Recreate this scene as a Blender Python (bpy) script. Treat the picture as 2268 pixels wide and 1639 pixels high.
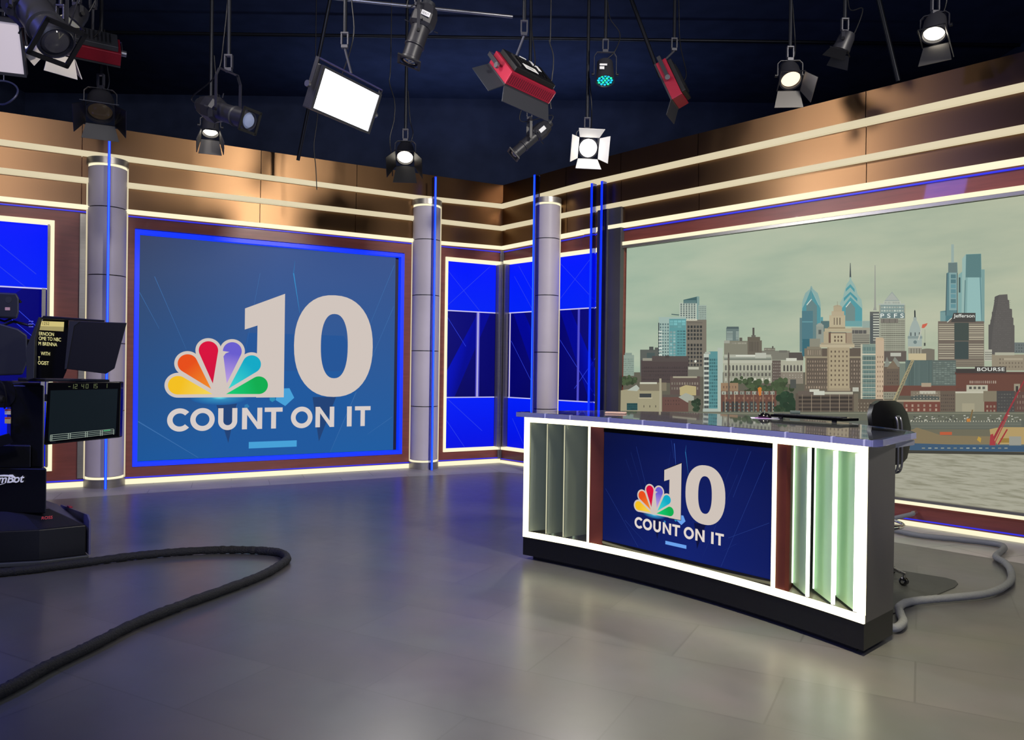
import bpy, bmesh, math, random
from mathutils import Vector, Matrix
random.seed(7)
C = bpy.context.scene.collection
for o in list(bpy.data.objects): bpy.data.objects.remove(o)
PI = math.pi
# ---------------------------------------------------------------- camera
F, CX, CY, H = 1700.0, 1134.0, 819.5, 1.5
roll = math.radians(0.8); pitch = math.atan2(-7.5, F)
cp, sp_, cr, sr = math.cos(pitch), math.sin(pitch), math.cos(roll), math.sin(roll)
W_ = Vector((0, cp, sp_)); up0 = Vector((0, -sp_, cp)); rt0 = Vector((1, 0, 0))
R_ = cr*rt0 + sr*up0; U_ = -sr*rt0 + cr*up0
O_ = Vector((0, 0, H))
cam = bpy.data.cameras.new('camera'); camo = bpy.data.objects.new('camera', cam); C.objects.link(camo)
cam.sensor_width = 36; cam.sensor_fit = 'HORIZONTAL'; cam.lens = F/2268*36; cam.clip_start = .05; cam.clip_end = 100
mw = Matrix((R_, U_, -W_)).transposed().to_4x4(); mw.translation = O_
camo.matrix_world = mw
bpy.context.scene.camera = camo
# ---------------------------------------------------------------- world, view
sc = bpy.context.scene
w = bpy.data.worlds.new('world'); sc.world = w; w.use_nodes = True
w.node_tree.nodes['Background'].inputs[0].default_value = (.12, .16, .3, 1)
w.node_tree.nodes['Background'].inputs[1].default_value = .03
sc.view_settings.view_transform = 'Standard'; sc.view_settings.look = 'None'
sc.view_settings.exposure = 0.0; sc.view_settings.gamma = 1.0; sc.view_settings.use_curve_mapping = False
def s2l(c):
    c = c/255.0
    return c/12.92 if c <= .04045 else ((c+.055)/1.055)**2.4
def rgb(c, a=1): return (s2l(c[0]), s2l(c[1]), s2l(c[2]), a)
def area(name, loc, aim, sx, sy, power, col, spread=180):
    l = bpy.data.lights.new(name, 'AREA'); l.shape = 'RECTANGLE'; l.size = sx; l.size_y = sy
    l.energy = power; l.color = col; l.spread = math.radians(spread)
    o = bpy.data.objects.new(name, l); C.objects.link(o); o.location = loc
    o.rotation_euler = (Vector(aim)-Vector(loc)).to_track_quat('-Z', 'Y').to_euler(); return o
def spot(name, loc, aim, power, col, ang=50, blend=.4, r=.08):
    l = bpy.data.lights.new(name, 'SPOT'); l.energy = power; l.color = col; l.spot_size = math.radians(ang)
    l.spot_blend = blend; l.shadow_soft_size = r
    o = bpy.data.objects.new(name, l); C.objects.link(o); o.location = loc
    o.rotation_euler = (Vector(aim)-Vector(loc)).to_track_quat('-Z', 'Y').to_euler(); return o
# studio lamps hung from the grid over and behind the camera (out of frame); the blue fills are added
area('grid_lamp', (-2.4, 1.2, 5.7), (-3.6, 10.0, 1.0), .8, .8, 44, (1, .93, .88), 90)
area('grid_lamp', (4.5, 1.0, 5.7), (-1.4, 10.8, 1.4), .8, .8, 138, (1, .94, .86), 78)
area('grid_lamp', (-2.9, 5.9, 5.9), (3.6, 8.2, 1.4), 1.0, 1.0, 26, (1, .93, .88), 90)
area('added_blue_fill', (-6.5, 2.6, 5.6), (-2.8, 3.6, 0), .8, .8, 75, (.12, .14, 1), 110)  # added lamp, stands in for blue panels farther left
area('added_blue_fill', (-.5, 12.9, 4.6), (-.5, 12.2, 6.4), 5, .3, 34, (.5, .62, 1), 160)  # added up-light behind the header, lifts the back drape and ceiling
area('added_blue_fill', (0, -1.8, 1.2), (.5, 7.0, 6.4), 2.5, 1.0, 150, (.55, .62, 1), 120)  # added low fill behind the camera, brightens ceiling and hung lamps
area('grid_lamp', (1.4, 3.0, 5.8), (1.5, 3.6, 0), .5, .5, 66, (1, .90, .60), 58)
area('grid_lamp', (4.6, 3.2, 5.8), (3.4, 5.6, 0), .6, .6, 7, (1, .95, .85), 120)
# ---------------------------------------------------------------- rays: a point of the room from its picture position
def ray(px, py): return W_ + R_*((px-CX)/F) - U_*((py-CY)/F)
def at(px, py, Y):
    d = ray(px, py); return O_ + d*(Y/d.y)
def fl(px, py, z=0):
    d = ray(px, py); return O_ + d*((z-H)/d.z)
# ---------------------------------------------------------------- materials
MATS = {}
def node_mat(name):
    m = bpy.data.materials.new(name); m.use_nodes = True
    nt = m.node_tree; b = nt.nodes['Principled BSDF']; return m, nt, b
def M(name, col=(128, 128, 128), rough=.5, metal=0, emis=None, es=1, trans=0, ior=1.45, aniso=0, spec=.5, noise=0, nscale=8, nstretch=(1, 1, 1), bump=0, coat=0):
    if name in MATS: return MATS[name]
    m, nt, b = node_mat(name)
    b.inputs['Base Color'].default_value = rgb(col); b.inputs['Roughness'].default_value = rough
    b.inputs['Metallic'].default_value = metal; b.inputs['IOR'].default_value = ior
    b.inputs['Transmission Weight'].default_value = trans; b.inputs['Anisotropic'].default_value = aniso
    b.inputs['Specular IOR Level'].default_value = spec; b.inputs['Coat Weight'].default_value = coat
    if emis:
        b.inputs['Emission Color'].default_value = rgb(emis); b.inputs['Emission Strength'].default_value = es
    if noise or bump:
        tc = nt.nodes.new('ShaderNodeTexCoord'); mp = nt.nodes.new('ShaderNodeMapping'); mp.inputs['Scale'].default_value = nstretch
        nz = nt.nodes.new('ShaderNodeTexNoise'); nz.inputs['Scale'].default_value = nscale; nz.inputs['Detail'].default_value = 5
        nt.links.new(tc.outputs['Object'], mp.inputs[0]); nt.links.new(mp.outputs[0], nz.inputs['Vector'])
        if noise:
            mx = nt.nodes.new('ShaderNodeMix'); mx.data_type = 'RGBA'
            dk = tuple(v*(1-noise) for v in rgb(col)[:3])+(1,); lt = tuple(min(1, v*(1+noise)) for v in rgb(col)[:3])+(1,)
            mx.inputs[6].default_value = dk; mx.inputs[7].default_value = lt
            rp = nt.nodes.new('ShaderNodeMapRange'); rp.inputs[1].default_value = .3; rp.inputs[2].default_value = .7
            nt.links.new(nz.outputs[0], rp.inputs[0]); nt.links.new(rp.outputs[0], mx.inputs[0]); nt.links.new(mx.outputs[2], b.inputs['Base Color'])
        if bump:
            bp = nt.nodes.new('ShaderNodeBump'); bp.inputs['Strength'].default_value = bump; bp.inputs['Distance'].default_value = .01
            nt.links.new(nz.outputs[0], bp.inputs['Height']); nt.links.new(bp.outputs[0], b.inputs['Normal'])
    MATS[name] = m; return m
def emit_attr(name, k=1.0):
    if name in MATS: return MATS[name]
    m, nt, b = node_mat(name)
    a = nt.nodes.new('ShaderNodeVertexColor'); a.layer_name = 'Col'
    b.inputs['Base Color'].default_value = (.004, .004, .005, 1); b.inputs['Roughness'].default_value = .35
    b.inputs['Specular IOR Level'].default_value = .03
    nt.links.new(a.outputs[0], b.inputs['Emission Color']); b.inputs['Emission Strength'].default_value = k
    MATS[name] = m; return m
cream = M('warm_white_led', (60, 58, 50), .5, emis=(255, 246, 208), es=1.0)
creamdim = M('warm_white_led_header', (60, 56, 48), .5, emis=(226, 212, 176), es=.9)
deskled = M('desk_led', (70, 68, 60), .5, emis=(255, 246, 200), es=2.6)
whiteled = M('white_led', (255, 255, 255), .5, emis=(255, 252, 240), es=3)
blueled = M('blue_led', (4, 10, 60), .4, emis=(0, 44, 255), es=1.25)
azure = M('azure_led', (8, 20, 60), .4, emis=(50, 130, 255), es=1.0)
blueline = M('blue_line_led', (6, 8, 40), .4, emis=(45, 50, 245), es=.9)
wood = M('mahogany_veneer', (122, 64, 56), .38, noise=.14, nscale=3, nstretch=(1, 1, 9), coat=.2)
bronze = M('brushed_bronze', (128, 98, 70), .36, 1, aniso=.7)
_nt = bronze.node_tree; _tg = _nt.nodes.new('ShaderNodeTangent'); _tg.direction_type = 'RADIAL'; _tg.axis = 'Z'
_nt.links.new(_tg.outputs[0], _nt.nodes['Principled BSDF'].inputs['Tangent']); _nt.nodes['Principled BSDF'].inputs['Anisotropic Rotation'].default_value = .25
steel = M('brushed_steel', (150, 146, 140), .34, .7, aniso=.5, noise=.06, nscale=3, nstretch=(1, 1, 30))
darksteel = M('dark_brushed_steel', (92, 90, 90), .38, .5, noise=.06, nscale=3)
chrome = M('chrome', (225, 225, 225), .06, 1)
black = M('black_paint', (14, 14, 17), .45)
blackgloss = M('black_gloss', (8, 8, 10), .12, coat=.5)
blackm = M('black_laminate', (13, 14, 18), .38, noise=.2, nscale=60)
charcoal = M('charcoal_plastic', (38, 40, 46), .5)
lampgrey = M('lamp_housing_black', (42, 42, 47), .42)
rubber = M('rubber', (12, 12, 13), .7)
shaft = M('pale_lilac_panel', (186, 178, 186), .45, noise=.07, nscale=1.6)
red = M('red_anodised', (150, 26, 50), .4, .2)
white = M('white_label', (225, 225, 222), .6)
pipe = M('dark_pipe', (34, 36, 42), .4, .6)
silver = M('silver_pipe', (150, 150, 155), .3, .9)
yokeblue = M('blue_steel', (70, 68, 120), .4, .5)
drape = M('haze_blue_drape', (46, 54, 78), .95, noise=.15, nscale=3, spec=.1)  # blue raised in the base colour to stand for haze in the air
acryl = M('clear_acrylic', (228, 232, 250), .03, trans=1, ior=1.3)
finm = M('fin_acrylic', (120, 130, 220), .05, trans=1, ior=1.15)
frost = M('frosted_green_glass_lit', (176, 205, 170), .35, spec=.4, emis=(150, 190, 145), es=.16)  # edge light in the glass painted on as a faint face glow
frostshade = M('frosted_green_glass_shaded', (104, 112, 100), .3, spec=.4, emis=(110, 120, 110), es=.1)  # same glass in a darker copy, shade painted in for louvres turned away
# ---------------------------------------------------------------- mesh builder
class MB:
    def __init__(s): s.bm = bmesh.new(); s.mx = Matrix()
    def _v(s, p): return s.bm.verts.new(s.mx @ Vector(p))
    def face(s, pts):
        try: return s.bm.faces.new([s._v(p) for p in pts])
        except ValueError: return None
    def box(s, x0, y0, z0, x1, y1, z1): return s.hexa([(x0, y0, z0), (x1, y0, z0), (x1, y1, z0), (x0, y1, z0)], [(x0, y0, z1), (x1, y0, z1), (x1, y1, z1), (x0, y1, z1)])
    def hexa(s, a, b): return s.loft([a, b])
    def loft(s, rings, cap=True, close=False):
        vs = [[s._v(p) for p in r] for r in rings]; n = len(vs[0]); m = len(vs)
        for i in range(m-1 if not close else m):
            for j in range(n):
                s.bm.faces.new((vs[i][j], vs[i][(j+1) % n], vs[(i+1) % m][(j+1) % n], vs[(i+1) % m][j]))
        if cap and not close:
            s.bm.faces.new(list(reversed(vs[0]))); s.bm.faces.new(vs[-1])
        return s
    def prism(s, poly, z0, z1): return s.loft([[(x, y, z0) for x, y in poly], [(x, y, z1) for x, y in poly]])
    def extr(s, pts, d):
        d = Vector(d); return s.loft([pts, [Vector(p)+d for p in pts]])
    def tube(s, path, r, n=10, cap=True, close=False, wob=0):
        path = [Vector(p) for p in path]; rings = []; m = len(path); prev = None
        for i, p in enumerate(path):
            if close: t = path[(i+1) % m]-path[i-1]
            else: t = path[min(i+1, m-1)]-path[max(i-1, 0)]
            if t.length < 1e-9: t = Vector((0, 0, 1))
            t.normalize()
            if prev is None:
                a = Vector((0, 0, 1)) if abs(t.z) < .9 else Vector((1, 0, 0)); prev = t.cross(a).normalized()
            else:
                prev = (prev - t*prev.dot(t)).normalized()
            b = t.cross(prev); rr = r[i] if isinstance(r, (list, tuple)) else r
            if wob: rr *= 1+random.uniform(-wob, wob)
            rings.append([p+(prev*math.cos(2*PI*k/n)+b*math.sin(2*PI*k/n))*rr for k in range(n)])
        return s.loft(rings, cap, close)
    def cyl(s, a, b, r, n=20): return s.tube([a, b], r, n)
    def cone(s, a, b, r0, r1, n=20): return s.tube([a, b], [r0, r1], n)
    def lathe(s, c, axis, prof, n=28):
        axis = Vector(axis).normalized(); a = Vector((0, 0, 1)) if abs(axis.z) < .9 else Vector((1, 0, 0))
        u = axis.cross(a).normalized(); v = axis.cross(u); c = Vector(c)
        return s.loft([[c+axis*h+(u*math.cos(2*PI*k/n)+v*math.sin(2*PI*k/n))*max(r, 1e-4) for k in range(n)] for h, r in prof])
    def build(s, name, mat, parent=None, bevel=0, smooth=True, kind=None):
        bmesh.ops.recalc_face_normals(s.bm, faces=s.bm.faces)
        me = bpy.data.meshes.new(name); s.bm.to_mesh(me); s.bm.free()
        me.materials.append(mat)
        o = bpy.data.objects.new(name, me); C.objects.link(o)
        if parent: o.parent = parent
        if bevel:
            b = o.modifiers.new('bevel', 'BEVEL'); b.width = bevel; b.segments = 2; b.limit_method = 'ANGLE'
        if smooth:
            me.shade_smooth() if hasattr(me, 'shade_smooth') else None
            try: me.set_sharp_from_angle(angle=math.radians(35))
            except Exception: pass
        if kind: o['kind'] = kind
        return o
def thing(name, label, cat, loc=(0, 0, 0), group=None, rotz=0):
    o = bpy.data.objects.new(name, None); C.objects.link(o); o.location = loc; o.rotation_euler = (0, 0, rotz)
    o.empty_display_size = .1
    o['label'] = label; o['category'] = cat
    if group: o['group'] = group
    return o
def tag(o, label, cat, group=None):
    o['label'] = label; o['category'] = cat
    if group: o['group'] = group
    return o
def catmull(pts, k=8, close=False):
    pts = [Vector(p) for p in pts]; out = []; n = len(pts)
    for i in range(n if close else n-1):
        if close: p0, p1, p2, p3 = pts[i-1], pts[i], pts[(i+1) % n], pts[(i+2) % n]
        else: p0, p1, p2, p3 = pts[max(i-1, 0)], pts[i], pts[i+1], pts[min(i+2, n-1)]
        for j in range(k):
            t = j/k
            out.append(.5*((2*p1)+(p2-p0)*t+(2*p0-5*p1+4*p2-p3)*t*t+(3*p1-p0-3*p2+p3)*t**3))
    if not close: out.append(pts[-1])
    return out
def text_mesh(body, size, extrude=.001, shear=0, bold=0, align='LEFT', spacing=1):
    cu = bpy.data.curves.new('t', 'FONT'); cu.body = body; cu.size = size; cu.extrude = extrude; cu.shear = shear
    cu.offset = bold; cu.align_x = align; cu.space_character = spacing
    ob = bpy.data.objects.new('t', cu); C.objects.link(ob)
    dg = bpy.context.evaluated_depsgraph_get(); dg.update()
    me = bpy.data.meshes.new_from_object(ob.evaluated_get(dg)); bpy.data.objects.remove(ob); return me
def text_obj(name, body, size, mat, parent, p, ux, uz, **kw):
    me = text_mesh(body, size, **kw); me.materials.clear(); me.materials.append(mat)
    ux = Vector(ux).normalized(); uz = Vector(uz).normalized(); n = ux.cross(uz)
    mt = Matrix((ux, uz, n)).transposed().to_4x4(); mt.translation = Vector(p)
    me.transform(mt)
    o = bpy.data.objects.new(name, me); C.objects.link(o)
    if parent: o.parent = parent
    return o
# ---------------------------------------------------------------- the two set walls meet at the corner K
K = Vector((-.1635, 12.0025, 0))
aA, aB = math.radians(30.1), math.radians(-47.6)
dA = Vector((-math.cos(aA), -math.sin(aA), 0)); nA = Vector((math.sin(aA), -math.cos(aA), 0))     # left wall, runs away from K to the left
dB = Vector((math.cos(aB), math.sin(aB), 0)); nB = Vector((math.sin(aB), -math.cos(aB), 0))      # right wall, runs to the right
class Wall:
    def __init__(s, d, n): s.d, s.n = d, n
    def P(s, t, z, off=0): return K + s.d*t + s.n*off + Vector((0, 0, z))
    def px(s, px, py, off=0):
        r = ray(px, py); q0 = K + s.n*off; t = (q0-O_).dot(s.n)/r.dot(s.n); q = O_ + r*t
        return ((q-q0).dot(s.d), q.z)
    def box(s, mb, t0, t1, z0, z1, o0, o1, z0b=None, z1b=None):
        z0b = z0 if z0b is None else z0b; z1b = z1 if z1b is None else z1b
        mb.loft([[s.P(t0, z0, o0), s.P(t0, z0, o1), s.P(t0, z1, o1), s.P(t0, z1, o0)], [s.P(t1, z0b, o0), s.P(t1, z0b, o1), s.P(t1, z1b, o1), s.P(t1, z1b, o0)]])
A, B = Wall(dA, nA), Wall(dB, nB)
AE, BE = 9.5, 9.5
# ---------------------------------------------------------------- floor, ceiling, hall walls
def plank_mat(name, c1, c2, rough, scale, rot, mortar):
    m, nt, b = node_mat(name)
    tc = nt.nodes.new('ShaderNodeTexCoord'); mp = nt.nodes.new('ShaderNodeMapping'); mp.inputs['Rotation'].default_value = (0, 0, rot)
    br = nt.nodes.new('ShaderNodeTexBrick'); br.inputs['Scale'].default_value = scale
    br.inputs['Color1'].default_value = rgb(c1); br.inputs['Color2'].default_value = rgb(c2); br.inputs['Mortar'].default_value = rgb(mortar)
    br.inputs['Mortar Size'].default_value = .004; br.inputs['Brick Width'].default_value = .9; br.inputs['Row Height'].default_value = .45; br.inputs['Bias'].default_value = 0
    nz = nt.nodes.new('ShaderNodeTexNoise'); nz.inputs['Scale'].default_value = 1.6; nz.inputs['Detail'].default_value = 6
    nz2 = nt.nodes.new('ShaderNodeTexNoise'); nz2.inputs['Scale'].default_value = 9; nz2.inputs['Detail'].default_value = 4
    mx = nt.nodes.new('ShaderNodeMix'); mx.data_type = 'RGBA'; mx.blend_type = 'OVERLAY'; mx.inputs[0].default_value = .5
    nt.links.new(tc.outputs['Object'], mp.inputs[0]); nt.links.new(mp.outputs[0], br.inputs['Vector'])
    nt.links.new(mp.outputs[0], nz.inputs['Vector']); nt.links.new(mp.outputs[0], nz2.inputs['Vector'])
    nt.links.new(br.outputs[0], mx.inputs[6]); nt.links.new(nz.outputs[1], mx.inputs[7])
    hs = nt.nodes.new('ShaderNodeHueSaturation'); hs.inputs['Saturation'].default_value = .35
    nt.links.new(mx.outputs[2], hs.inputs['Color']); nt.links.new(hs.outputs[0], b.inputs['Base Color'])
    mr = nt.nodes.new('ShaderNodeMapRange'); mr.inputs[3].default_value = rough-.03; mr.inputs[4].default_value = rough+.05
    nt.links.new(nz2.outputs[0], mr.inputs[0]); nt.links.new(mr.outputs[0], b.inputs['Roughness'])
    bp = nt.nodes.new('ShaderNodeBump'); bp.inputs['Strength'].default_value = .015; bp.inputs['Distance'].default_value = .002
    nt.links.new(nz2.outputs[0], bp.inputs['Height']); nt.links.new(bp.outputs[0], b.inputs['Normal'])
    b.inputs['Specular IOR Level'].default_value = .95
    return m
fmat = plank_mat('dark_vinyl_floor', (82, 81, 82), (74, 73, 76), .30, .8, math.radians(28), (70, 69, 70))
fbmat = plank_mat('pale_vinyl_border', (160, 151, 138), (152, 143, 132), .4, 1.0, math.radians(-20), (105, 98, 90))
edge = [(-9, 6.1), (-4.947, 8.239), (-3.867, 8.93), (-2.493, 9.70), (-1.399, 10.33), (-.15, 10.90), (.186, 10.76), (3.333, 6.82), (4.065, 6.05), (7.5, 2.35)]
m = MB(); m.prism([(-9, -3), (7.5, -3)] + list(reversed(edge)), -.1, 0); m.build('floor', fmat, kind='structure', smooth=False)
KA, KB = A.P(AE, 0), B.P(BE, 0)
m = MB(); m.prism(edge + [(7.5, 3.4), (KB.x, KB.y), (7.5, 14), (-9, 14), (-9, 6.2)][0:0] + [(7.5, 14.2), (-9, 14.2)], -.1, 0); m.build('floor', fbmat, kind='structure', smooth=False)
m = MB(); m.box(-9, -3, 6.4, 7.5, 14.2, 6.5); m.build('ceiling', drape, kind='structure', smooth=False)
m = MB(); m.box(-9, 14.1, 0, 7.5, 14.2, 6.4); m.build('wall_back', drape, kind='structure', smooth=False)
m = MB(); m.box(-9.1, -3, 0, -9, 14.2, 6.4); m.build('wall_far_left', drape, kind='structure', smooth=False)
m = MB(); m.box(7.5, -3, 0, 7.6, 14.2, 6.4); m.build('wall_far_right', drape, kind='structure', smooth=False)
m = MB(); m.box(-9, -3.1, 0, 7.5, -3, 6.4); m.build('wall_front', drape, kind='structure', smooth=False)
# ---------------------------------------------------------------- set wall left
m = MB()
A.box(m, 0, AE, 0, 4.28, -.22, -.12)                                  # backing
for t0, t1, z0, z1 in ((0, .02, 0, 3.33), (0, AE, 0, .205), (0, AE, 3.13, 3.33), (.985, 1.648, .205, 3.13), (5.175, 6.035, .205, 3.13), (8.4, AE, .205, 3.13)):
    A.box(m, t0, t1, z0, z1, -.12, 0)
m.build('wall_left', wood, kind='structure', smooth=False)
m = MB()
B.box(m, 0, BE, 0, 4.30, -.22, -.12)
for t0, t1, z0, z1 in ((0, .02, 0, 3.38), (0, BE, 0, .205), (0, BE, 3.145, 3.38), (1.975, 2.41, .205, 3.145), (8.9, BE, .205, 3.145)):
    B.box(m, t0, t1, z0, z1, -.12, 0)
m.build('wall_right', wood, kind='structure', smooth=False)
# bronze headers: bands between the light lines, with open joints
def header(Wl, end, bands, joints, name):
    m = MB(); js = [0]+joints+[end]
    for z0, z1, o, z0c, z1c in bands:
        for a, b in zip(js[:-1], js[1:]):
            f = min(1, a/1.7); g = min(1, b/1.7)
            Wl.box(m, a+.004, b-.004, z0c+(z0-z0c)*f, z1c+(z1-z1c)*f, 0, o, z0c+(z0-z0c)*g, z1c+(z1-z1c)*g)
    return m.build(name, bronze, kind='structure', smooth=False)
header(A, AE, [(3.98, 4.29, .07, 3.98, 4.31), (3.66, 3.92, .05, 3.67, 3.95), (3.35, 3.60, .03, 3.36, 3.61)], [2.4, 3.7, 5.75, 7.4], 'wall_left_header')
header(B, BE, [(4.07, 4.35, .07, 4.0, 4.31), (3.70, 4.0, .05, 3.68, 3.95), (3.42, 3.64, .03, 3.36, 3.62)], [1.4, 2.4, 3.6, 5.6, 7.4], 'wall_right_header')
ntrim = [0]
def trim(Wl, segs, mat, o0=0, o1=.1):
    ntrim[0] += 1; m = MB()
    for t0, t1, z0, z1, z0b, z1b in segs: Wl.box(m, t0, t1, z0, z1, o0, o1, z0b, z1b)
    return m.build('trim_%d' % ntrim[0], mat, kind='structure', smooth=False)
def flat(t0, t1, z0, z1): return (t0, t1, z0, z1, z0, z1)
trim(A, [(0, 1.5, 3.955, 4.015, 3.915, 3.975), flat(1.5, AE, 3.915, 3.975)], creamdim)
trim(A, [(0, AE, 3.615, 3.67, 3.60, 3.655)], creamdim, o1=.09)
trim(A, [(0, 1.5, 3.32, 3.365, 3.295, 3.34), flat(1.5, AE, 3.295, 3.34)], cream, o1=.08)
trim(A, [(0, AE, 3.275, 3.287, 3.25, 3.262)], blueline, o1=.02)
trim(A, [flat(0, AE, 0, .06)], cream, o1=.035)
trim(A, [flat(0, AE, .07, .083)], blueline, o1=.02)
trim(B, [(0, 1.7, 3.955, 4.015, 4.005, 4.07), flat(1.7, BE, 4.005, 4.07)], creamdim)
trim(B, [(0, 1.7, 3.625, 3.68, 3.64, 3.70), flat(1.7, BE, 3.64, 3.70)], creamdim, o1=.09)
trim(B, [(0, 1.7, 3.32, 3.365, 3.36, 3.41), flat(1.7, BE, 3.365, 3.415)], cream, o1=.08)
trim(B, [(0, 1.7, 3.28, 3.292, 3.325, 3.337), flat(1.7, BE, 3.33, 3.345)], blueline, o1=.02)
trim(B, [flat(0, BE, 0, .04)], cream, o1=.035)
trim(B, [flat(0, BE, .056, .065)], blueline, o1=.02)
# steel corner post, steel returns
m = MB(); A.box(m, 0, .06, 0, 3.3, 0, .03); B.box(m, 0, .035, 0, 3.3, 0, .03)
m.build('trim_13', steel, kind='structure', smooth=False, bevel=.004)
m = MB(); A.box(m, 5.67, 5.765, .1, 3.24, 0, .03); m.build('trim_14', steel, kind='structure', smooth=False, bevel=.004)
m = MB(); B.box(m, 2.0, 2.42, .1, 3.66, 0, .07); B.box(m, 2.02, 2.2, .1, 3.66, .07, .085); m.build('trim_15', darksteel, kind='structure', smooth=False, bevel=.004)
ntrim[0] = 15
trim(B, [flat(2.33, BE, 3.13, 3.175)], cream, o1=.04)
trim(B, [flat(2.42, BE, .205, .24)], cream, o1=.04)
trim(B, [flat(2.42, BE, .24, .265)], steel, o1=.05)
trim(B, [flat(2.42, BE, 3.095, 3.13)], steel, o1=.03)

# ---------------------------------------------------------------- flat pictures shown on screens and light panels
class Pic:
    flt = staticmethod(lambda c: c)
    """layers of flat coloured shapes; mp(a,b) gives the point on the screen, n is its normal"""
    def __init__(s, mp, n, step=.0002): s.mp, s.n, s.step, s.k = mp, Vector(n), step, 0; s.bm = bmesh.new(); s.cl = s.bm.loops.layers.float_color.new('Col')
    def poly(s, pts, col, cols=None, mi=0, new=True):
        if new: s.k += 1
        off = s.n*s.step*s.k
        try: f = s.bm.faces.new([s.bm.verts.new(s.mp(*p)+off) for p in pts])
        except ValueError: return
        f.material_index = mi
        for i, l in enumerate(f.loops): l[s.cl] = rgb(s.flt(cols[i] if cols else col))
    def rect(s, x0, y0, x1, y1, col, c2=None, new=True, mi=0):
        s.poly([(x0, y0), (x1, y0), (x1, y1), (x0, y1)], col, [col, col, c2, c2] if c2 else None, new=new, mi=mi)
    def grid(s, x0, y0, x1, y1, nx, ny, fx, fy, col, arch=False):
        s.k += 1; cw, ch = (x1-x0)/nx, (y1-y0)/ny
        for i in range(nx):
            for j in range(ny):
                cx, cy = x0+cw*(i+.5), y0+ch*(j+.5); hw, hh = cw*fx/2, ch*fy/2
                v = random.uniform(.85, 1.15); c = tuple(min(255, q*v) for q in col)
                if arch: s.poly([(cx-hw, cy+hh), (cx+hw, cy+hh), (cx+hw, cy-hh*.5), (cx+hw*.6, cy-hh*.9), (cx, cy-hh), (cx-hw*.6, cy-hh*.9), (cx-hw, cy-hh*.5)], c, new=False)
                else: s.rect(cx-hw, cy-hh, cx+hw, cy+hh, c, new=False)
    def line(s, a, b, w, col, new=True, w2=None):
        a, b = Vector(a), Vector(b); d = (b-a).normalized(); n = Vector((-d.y, d.x)); w2 = w if w2 is None else w2
        s.poly([a+n*w/2, b+n*w2/2, b-n*w2/2, a-n*w/2], col, new=new)
    def disc(s, c, r, col, n=32, a0=0, a1=360, sy=1, new=True):
        s.poly([(c[0]+r*math.cos(math.radians(a0+(a1-a0)*i/n)), c[1]+sy*r*math.sin(math.radians(a0+(a1-a0)*i/n))) for i in range(n+(0 if a1-a0 == 360 else 1))], col, new=new)
    def ring(s, c, rx, ry, rx2, ry2, col, a0=0, a1=360, n=48, p=1.0, p2=1.0):
        s.k += 1
        def pt(rx, ry, t, p):
            cs, sn = math.cos(t), math.sin(t); return (c[0]+rx*math.copysign(abs(cs)**p, cs), c[1]+ry*math.copysign(abs(sn)**p, sn))
        for i in range(n):
            t0, t1 = math.radians(a0+(a1-a0)*i/n), math.radians(a0+(a1-a0)*(i+1)/n)
            s.poly([pt(rx, ry, t0, p), pt(rx, ry, t1, p), pt(rx2, ry2, t1, p2), pt(rx2, ry2, t0, p2)], col, new=False)
    def build(s, name, mats, parent):
        # all faces look along the screen normal
        for f in s.bm.faces:
            f.normal_update()
            if f.normal.dot(s.n) < 0: f.normal_flip()
        me = bpy.data.meshes.new(name); s.bm.to_mesh(me); s.bm.free()
        for q in mats: me.materials.append(q)
        o = bpy.data.objects.new(name, me); C.objects.link(o); o.parent = parent; return o
screenmat = emit_attr('screen_picture', 1.0)
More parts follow.
